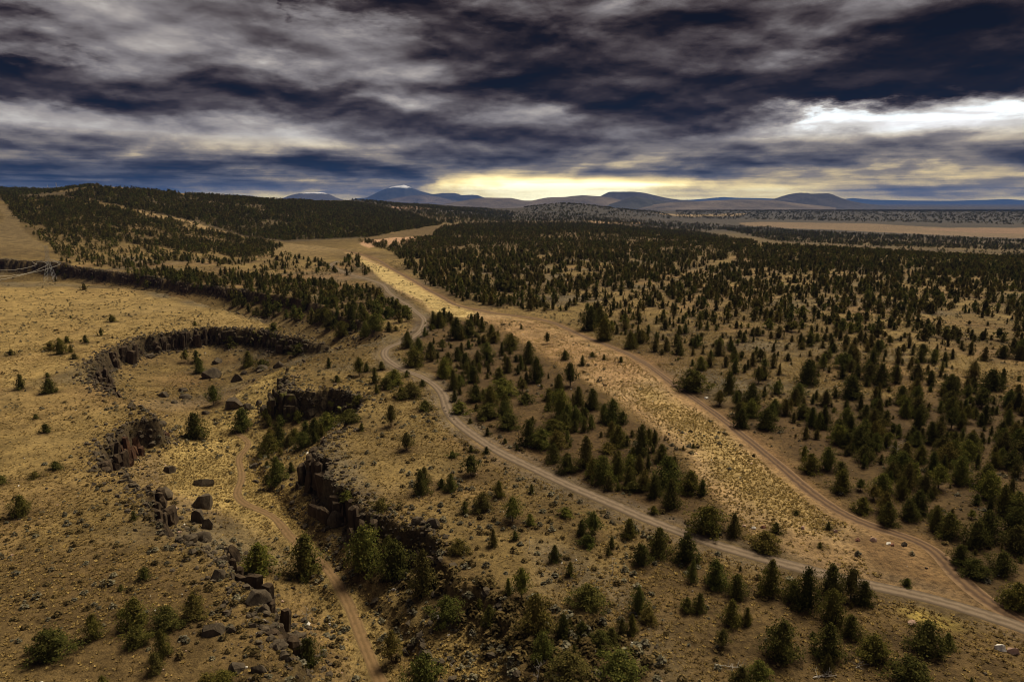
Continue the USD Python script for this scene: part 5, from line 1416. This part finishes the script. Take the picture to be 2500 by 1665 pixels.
# sagebrush and low brown brush
p = visible_ground(120000, 92, 900, 1.25)
pp = (.22 + .45 * near_sample(m_floor, *p.T) + .05 * near_sample(m_strip, *p.T) + .85 * near_sample(m_lower, *p.T) + .45 * near_sample(m_brush, *p.T) + .15 * near_sample(m_rubble, *p.T) + .30 * np.clip(near_sample(slope, *p.T) * 1.4 - .25, 0, 1)
      + .25 * np.clip(1 - np.abs(near_sample(dist_gravel, *p.T) - 6) / 4, 0, 1) - .2 * near_sample(m_bare, *p.T)) * np.clip((fbm(p[:, 0] / 22 + 3, p[:, 1] / 22, 3, 5) - .42) * 8, .04, 1.7)
p = keep_masked(p, pp)
p = p[clear_of_roads(p, -1.2)]
rimbrush = np.vstack([smooth_line(rim3[RIM_AT[i0]:RIM_AT[i1] + 1, :2], 1.1) for (i0, i1, *_r) in CLIFFS])
rimbrush = rimbrush + rgS.normal(size=rimbrush.shape) * 4.5
p = np.vstack([p, rimbrush])
sz = .55 + 1.5 * rgS.random(len(p)) ** 2.2
low = near_sample(m_lower, *p.T)
brown = rgS.random(len(p)) < .45 + .45 * np.maximum(low, near_sample(m_brush, *p.T))
sz = sz * (1 + .7 * low)
instancer('sagebrush', [[('bush', bush_mesh(60 + k, 46, .26), M_SAGE if k < 4 else M_BRUSH)] for k in range(8)], np.c_[p, terrain(*p.T) - .06], rgS.integers(0, 4, len(p)) + np.where(brown, 4, 0),
          np.stack([sz, sz, sz * rgS.uniform(.5, .85, len(p))], 1), rgS.random(len(p)) * 6.28, 'low grey sagebrush and brown brush over the slopes and canyon floor', 'shrubs')
n_sage = len(p)

# loose stones
p = visible_ground(90000, 92, 520, 1.1)
pp = .03 + .55 * np.clip(near_sample(slope, *p.T) * 1.8 - .35, 0, 1) + .30 * near_sample(m_rubble, *p.T) + .06 * near_sample(m_strip, *p.T) + .35 * near_sample(m_brush, *p.T) + .10 * near_sample(m_lower, *p.T) + .30 * np.clip(near_sample(carved, *p.T) / 6, 0, 1) * np.clip(2.2 - near_sample(din, *p.T) / 9, 0, 1)
p = keep_masked(p, pp * np.clip((fbm(p[:, 0] / 12 + 7, p[:, 1] / 12, 3, 1) - .36) * 5, .05, 1.3))
p = p[clear_of_roads(p, -1.0)]
rimstones = []
for (i0, i1, *_r) in CLIFFS:
    seg = smooth_line(rim3[RIM_AT[i0]:RIM_AT[i1] + 1, :2], .22)
    for rep_ in range(2):
        rimstones.append(seg + rgS.normal(size=seg.shape) * (2.2 + 3.0 * rgS.random((len(seg), 1))))
rimstones = np.vstack(rimstones)
rim_size = .35 + 1.7 * rgS.random(len(rimstones)) ** 2.6
steep = np.clip(near_sample(slope, *p.T) * 2, 0, 1)
sz = (.25 + .55 * rgS.random(len(p)) ** 3) + steep * rgS.random(len(p)) ** 3 * 2.2
pale = rgS.random(len(p)) < .16 * (1 - steep)
p, sz, pale = np.vstack([p, rimstones]), np.r_[sz, rim_size], np.r_[pale, np.zeros(len(rimstones), bool)]
instancer('loose_stones', [[('stone', STONES[k % 5], M_BOULDER if k < 5 else M_PALE if k == 5 else M_PINK)] for k in range(7)], np.c_[p, terrain(*p.T) - .1 * sz], np.where(pale, rgS.integers(5, 7, len(p)), rgS.integers(0, 5, len(p))),
          np.stack([sz, sz * .9, sz * .8], 1), rgS.random(len(p)) * 6.28, 'loose stones and rubble strewn below the cliffs and over the slopes', 'stones')
print('grass', n_grass, 'sage', n_sage, 'stones', len(p))

# ------------------------------------------------------------------ dead wood
def dead_branch(seed, length, n, upright):
    rg = np.random.default_rng(seed)
    parts, stems = [], []
    main = np.cumsum(np.r_[[[0, 0, 0]], np.tile([[1, 0, .05]] if not upright else [[.12, .05, 1]], (6, 1)) + rg.normal(size=(6, 3)) * .14], axis=0)
    main *= length / np.linalg.norm(main[-1])
    trunk = tube(main, np.linspace(.11, .03, 7) * length / 4.5, 6)
    for q in range(n):
        k = rg.integers(1, 7)
        d = rg.normal(size=3) * [.5, .8, .45] + ([.35, 0, .35] if not upright else [0, 0, .25])
        d /= np.linalg.norm(d)
        L = length * rg.uniform(.22, .5)
        m = main[k] + d * L * .5 + rg.normal(size=3) * L * .08
        e_ = main[k] + d * L + rg.normal(size=3) * L * .15
        stems.append(tube([main[k], m, e_], np.array([.042, .03, .012]) * length / 4.5, 4))
        for s in range(2):
            d2 = d + rg.normal(size=3) * .6
            stems.append(tube([m, m + d2 * L * .22, m + d2 * L * .42 + [0, 0, .05 * L]], np.array([.022, .016, .008]) * length / 4.5, 4))
    return trunk, join(stems)


DEAD = [(1312, 1660, 46, 9, True, 'bleached dead juniper with forked bare branches at the bottom edge', 20), (1745, 1622, 60, 10, False, 'grey fallen tree lying in pale rubble near the bottom', -20), (1985, 1655, 62, 11, False, 'fallen grey branches below the pointed juniper at the bottom', 12),
        (2088, 1632, 44, 9, False, 'small pale fallen branch in front of the dark junipers', 35), (1495, 1404, 46, 5, True, 'thin standing dead trunk on the slope below the road', 0), (1294, 1340, 30, 7, True, 'grey leafless shrub on the rubble slope', 60),
        (2190, 1118, 40, 11, True, 'pale leafless bush inside the dark wood right of the track', 80), (748, 1518, 36, 12, True, 'round leafless grey bush beside the lower canyon trail', 40)]
dp = at([d[0] for d in DEAD], [d[1] for d in DEAD])
for k, ((px, py, size, n, up, label, yaw), p) in enumerate(zip(DEAD, dp)):
    L = size * to_pixel(p)[2] / FPX
    root = thing('dead_tree', p + [0, 0, .12 * (not up)], yaw)
    tag(root, label, 'dead tree')
    tr, br = dead_branch(900 + k, L, n, up)
    obj('trunk', tr, M_DEADWOOD, str(root.GetPath()))
    obj('branches', br, M_DEADWOOD, str(root.GetPath()))

# ------------------------------------------------------------------ puddles in the gravel road
M_WATER = usdkit.material(stage, '/World/Looks/muddy_water', {"p": ("principled_bsdf", {"base_color": (.10, .075, .05), "roughness": .04, "specular_ior_level": .6})}, [], surface="p.BSDF")
for k, (px, py, w, label) in enumerate([(1084, 996, 8, 'uppermost small puddle on the left edge of the gravel road'), (1088, 1004, 7, 'second small puddle on the left edge of the gravel road'), (1100, 1016, 10, 'largest bright puddle in the gravel road'), (1108, 1024, 8, 'lowest puddle of the chain in the gravel road')]):
    p = at([px], [py])[0]
    dep = float(to_pixel(p)[2])
    rg = np.random.default_rng(700 + k)
    a = np.arange(18) / 18 * 2 * np.pi
    r = w * dep / FPX / 2 * (1 + .25 * (rg.random(18) - .5))
    ring = np.stack([np.cos(a) * r * .75, np.sin(a) * r * 1.5, np.zeros(18)], 1) + p + [0, 0, .16]
    low_ = ring + [0, 0, -.4]
    V = np.vstack([ring, low_, [p + [0, 0, .16]]])
    F = [[18 * 2, q, (q + 1) % 18] for q in range(18)] + [[q, 18 + q, 18 + (q + 1) % 18] for q in range(18)] + [[q, 18 + (q + 1) % 18, (q + 1) % 18] for q in range(18)]
    tag(obj('puddle', (V, np.array(F)), M_WATER), label, 'puddle')

# ------------------------------------------------------------------ power line
M_STEEL = usdkit.material(stage, '/World/Looks/galvanised_steel', {"n": ("noise_texture", {"scale": 2.0}), "r": ("rgb_ramp", {"ramp": [(.3, (.22, .22, .22)), (.7, (.36, .36, .35))]}), "p": ("principled_bsdf", {"metallic": .2, "roughness": .5})}, [("n.fac", "r.fac"), ("r.color", "p.base_color")], surface="p.BSDF")
M_WIRE = usdkit.material(stage, '/World/Looks/aluminium_conductor', {"p": ("principled_bsdf", {"base_color": (.62, .56, .46), "metallic": .1, "roughness": .5})}, [], surface="p.BSDF")
M_INSUL = usdkit.material(stage, '/World/Looks/porcelain', {"p": ("principled_bsdf", {"base_color": (.35, .36, .36), "roughness": .25})}, [], surface="p.BSDF")


def bar(a, b, r=.10):
    return tube([np.asarray(a, float), np.asarray(b, float)], r, 4)


def pylon(loc, yaw, h, label, group=None, thick=1.0):
    """a flat-armed lattice tower: splayed legs to the waist, a crossarm, a narrow peak"""
    root = thing('transmission_tower', loc, yaw)
    tag(root, label, 'pylon', group)
    path = str(root.GetPath())
    ws, wt, zw, za = .135 * h, .035 * h, .52 * h, .555 * h
    for sx, sy in ((-1, -1), (1, -1), (-1, 1), (1, 1)):
        lev = np.linspace(0, 1, 5)
        obj('leg', bar((sx * ws, sy * ws, 0), (sx * wt, sy * wt, zw), .15 * thick), M_STEEL, path)
    br = []
    lv = np.linspace(0, 1, 6)
    wv = ws + (wt - ws) * lv
    for f in range(4):
        c = [(-1, -1), (1, -1), (1, 1), (-1, 1)]
        (x0, y0), (x1, y1) = c[f], c[(f + 1) % 4]
        for q in range(5):
            a0, a1, z0, z1 = wv[q], wv[q + 1], lv[q] * zw, lv[q + 1] * zw
            br += [bar((x0 * a0, y0 * a0, z0), (x1 * a1, y1 * a1, z1), .06 * thick), bar((x1 * a0, y1 * a0, z0), (x0 * a1, y0 * a1, z1), .06 * thick)]
    obj('leg_bracing', join(br), M_STEEL, path)
    top = []
    for sx, sy in ((-1, -1), (1, -1), (-1, 1), (1, 1)):
        top.append(bar((sx * wt, sy * wt, zw), (sx * wt * .8, sy * wt * .8, h), .12 * thick))
    for q in range(6):
        z0, z1 = zw + (h - zw) * q / 6, zw + (h - zw) * (q + 1) / 6
        for sy in (-1, 1):
            top += [bar((-wt, sy * wt, z0), (wt, sy * wt, z1), .06 * thick), bar((wt, sy * wt, z0), (-wt, sy * wt, z1), .06 * thick)]
    obj('mast', join(top), M_STEEL, path)
    arm = []
    W = .30 * h
    for sy in (-1, 1):
        arm += [bar((-W, sy * .3, za), (W, sy * .3, za), .11 * thick), bar((-W, sy * .3, za), (-wt, sy * wt, za + .075 * h), .10 * thick), bar((W, sy * .3, za), (wt, sy * wt, za + .075 * h), .10 * thick)]
    obj('crossarm', join(arm), M_STEEL, path)
    tips = [(-W, 0, za), (W, 0, za), (0, 0, za)]
    for t in tips:
        obj('insulator', tube([np.array(t) + [0, 0, -.1], np.array(t) + [0, 0, -.07 * h]], .16 * thick, 6), M_INSUL, path)
    a = math.radians(yaw)
    R = np.array([[math.cos(a), -math.sin(a), 0], [math.sin(a), math.cos(a), 0], [0, 0, 1]])
    return [np.asarray(loc) + R @ (np.array(t) + [0, 0, -.07 * h]) for t in tips]


pb = at([124], [688])[0]
hP = 88 * float(to_pixel(pb)[2]) / FPX
yaw0 = 8.0
ends = pylon(pb - [0, 0, .3], yaw0, hP, 'steel lattice power pylon standing on the far edge of the left grass lobe', thick=1.1)
far_p = np.array([-1420., 1850., 0]) * 1.0
far_p[2] = terrain(far_p[:1], far_p[1:2])[0]
near_p = np.array([pb[0] - 330, pb[1] - 190, 0.])
near_p[2] = terrain(near_p[:1], near_p[1:2])[0] + 6
along = (far_p - pb)[:2] / np.linalg.norm((far_p - pb)[:2])
side = np.array([-along[1], along[0]])


def wire(a, b, sag, label, r):
    t = np.linspace(0, 1, 40)
    p = a + (b - a) * t[:, None]
    p[:, 2] -= 4 * sag * t * (1 - t)
    tag(obj('power_line_wire', tube(p, r * 1.5, 5), M_WIRE), label, 'wire', 'conductors of the power line')


W3 = [-1, 1, 0]
side_name = {-1: 'left', 1: 'right', 0: 'middle'}
for e_, w in zip(ends, W3):
    target = far_p + np.r_[-side * w * .30 * hP, 0.5 * hP]
    wire(e_, target, 26, f'{side_name[w]} wire running from the near pylon up the cleared hillside', .10)
    dd = ray_dirs([-60], [{-1: 652, 1: 676, 0: 688}[w]])[0]
    target = np.array([0, 0, H]) + dd * (620.0 * SC / dd[1])
    wire(e_, target, 4, f'{side_name[w]} wire running from the near pylon out of the picture at left', .05)
pylon(far_p - [0, 0, .3], yaw0 + 20, hP, 'pylon at the top of the cleared power line hillside, past the left edge', thick=1.3)
# the row of towers on the far saddle
for k, (px, base_y, hh) in enumerate([(117, 465, 15), (139, 465, 22), (152, 464, 12), (167, 463, 9), (184, 463, 13)]):
    dd = ray_dirs([px], [base_y])[0]
    t = 4600.0 * SC / dd[1]
    x, y = dd[0] * t, dd[1] * t
    z = float(terrain([x], [y])[0])
    pylon((x, y, z), 30.0 + 9 * k, hh * t / FPX * 1.0, f'{["leftmost", "second", "middle", "fourth", "rightmost"][k]} of five tiny pylons on the far left skyline', thick=2.6)
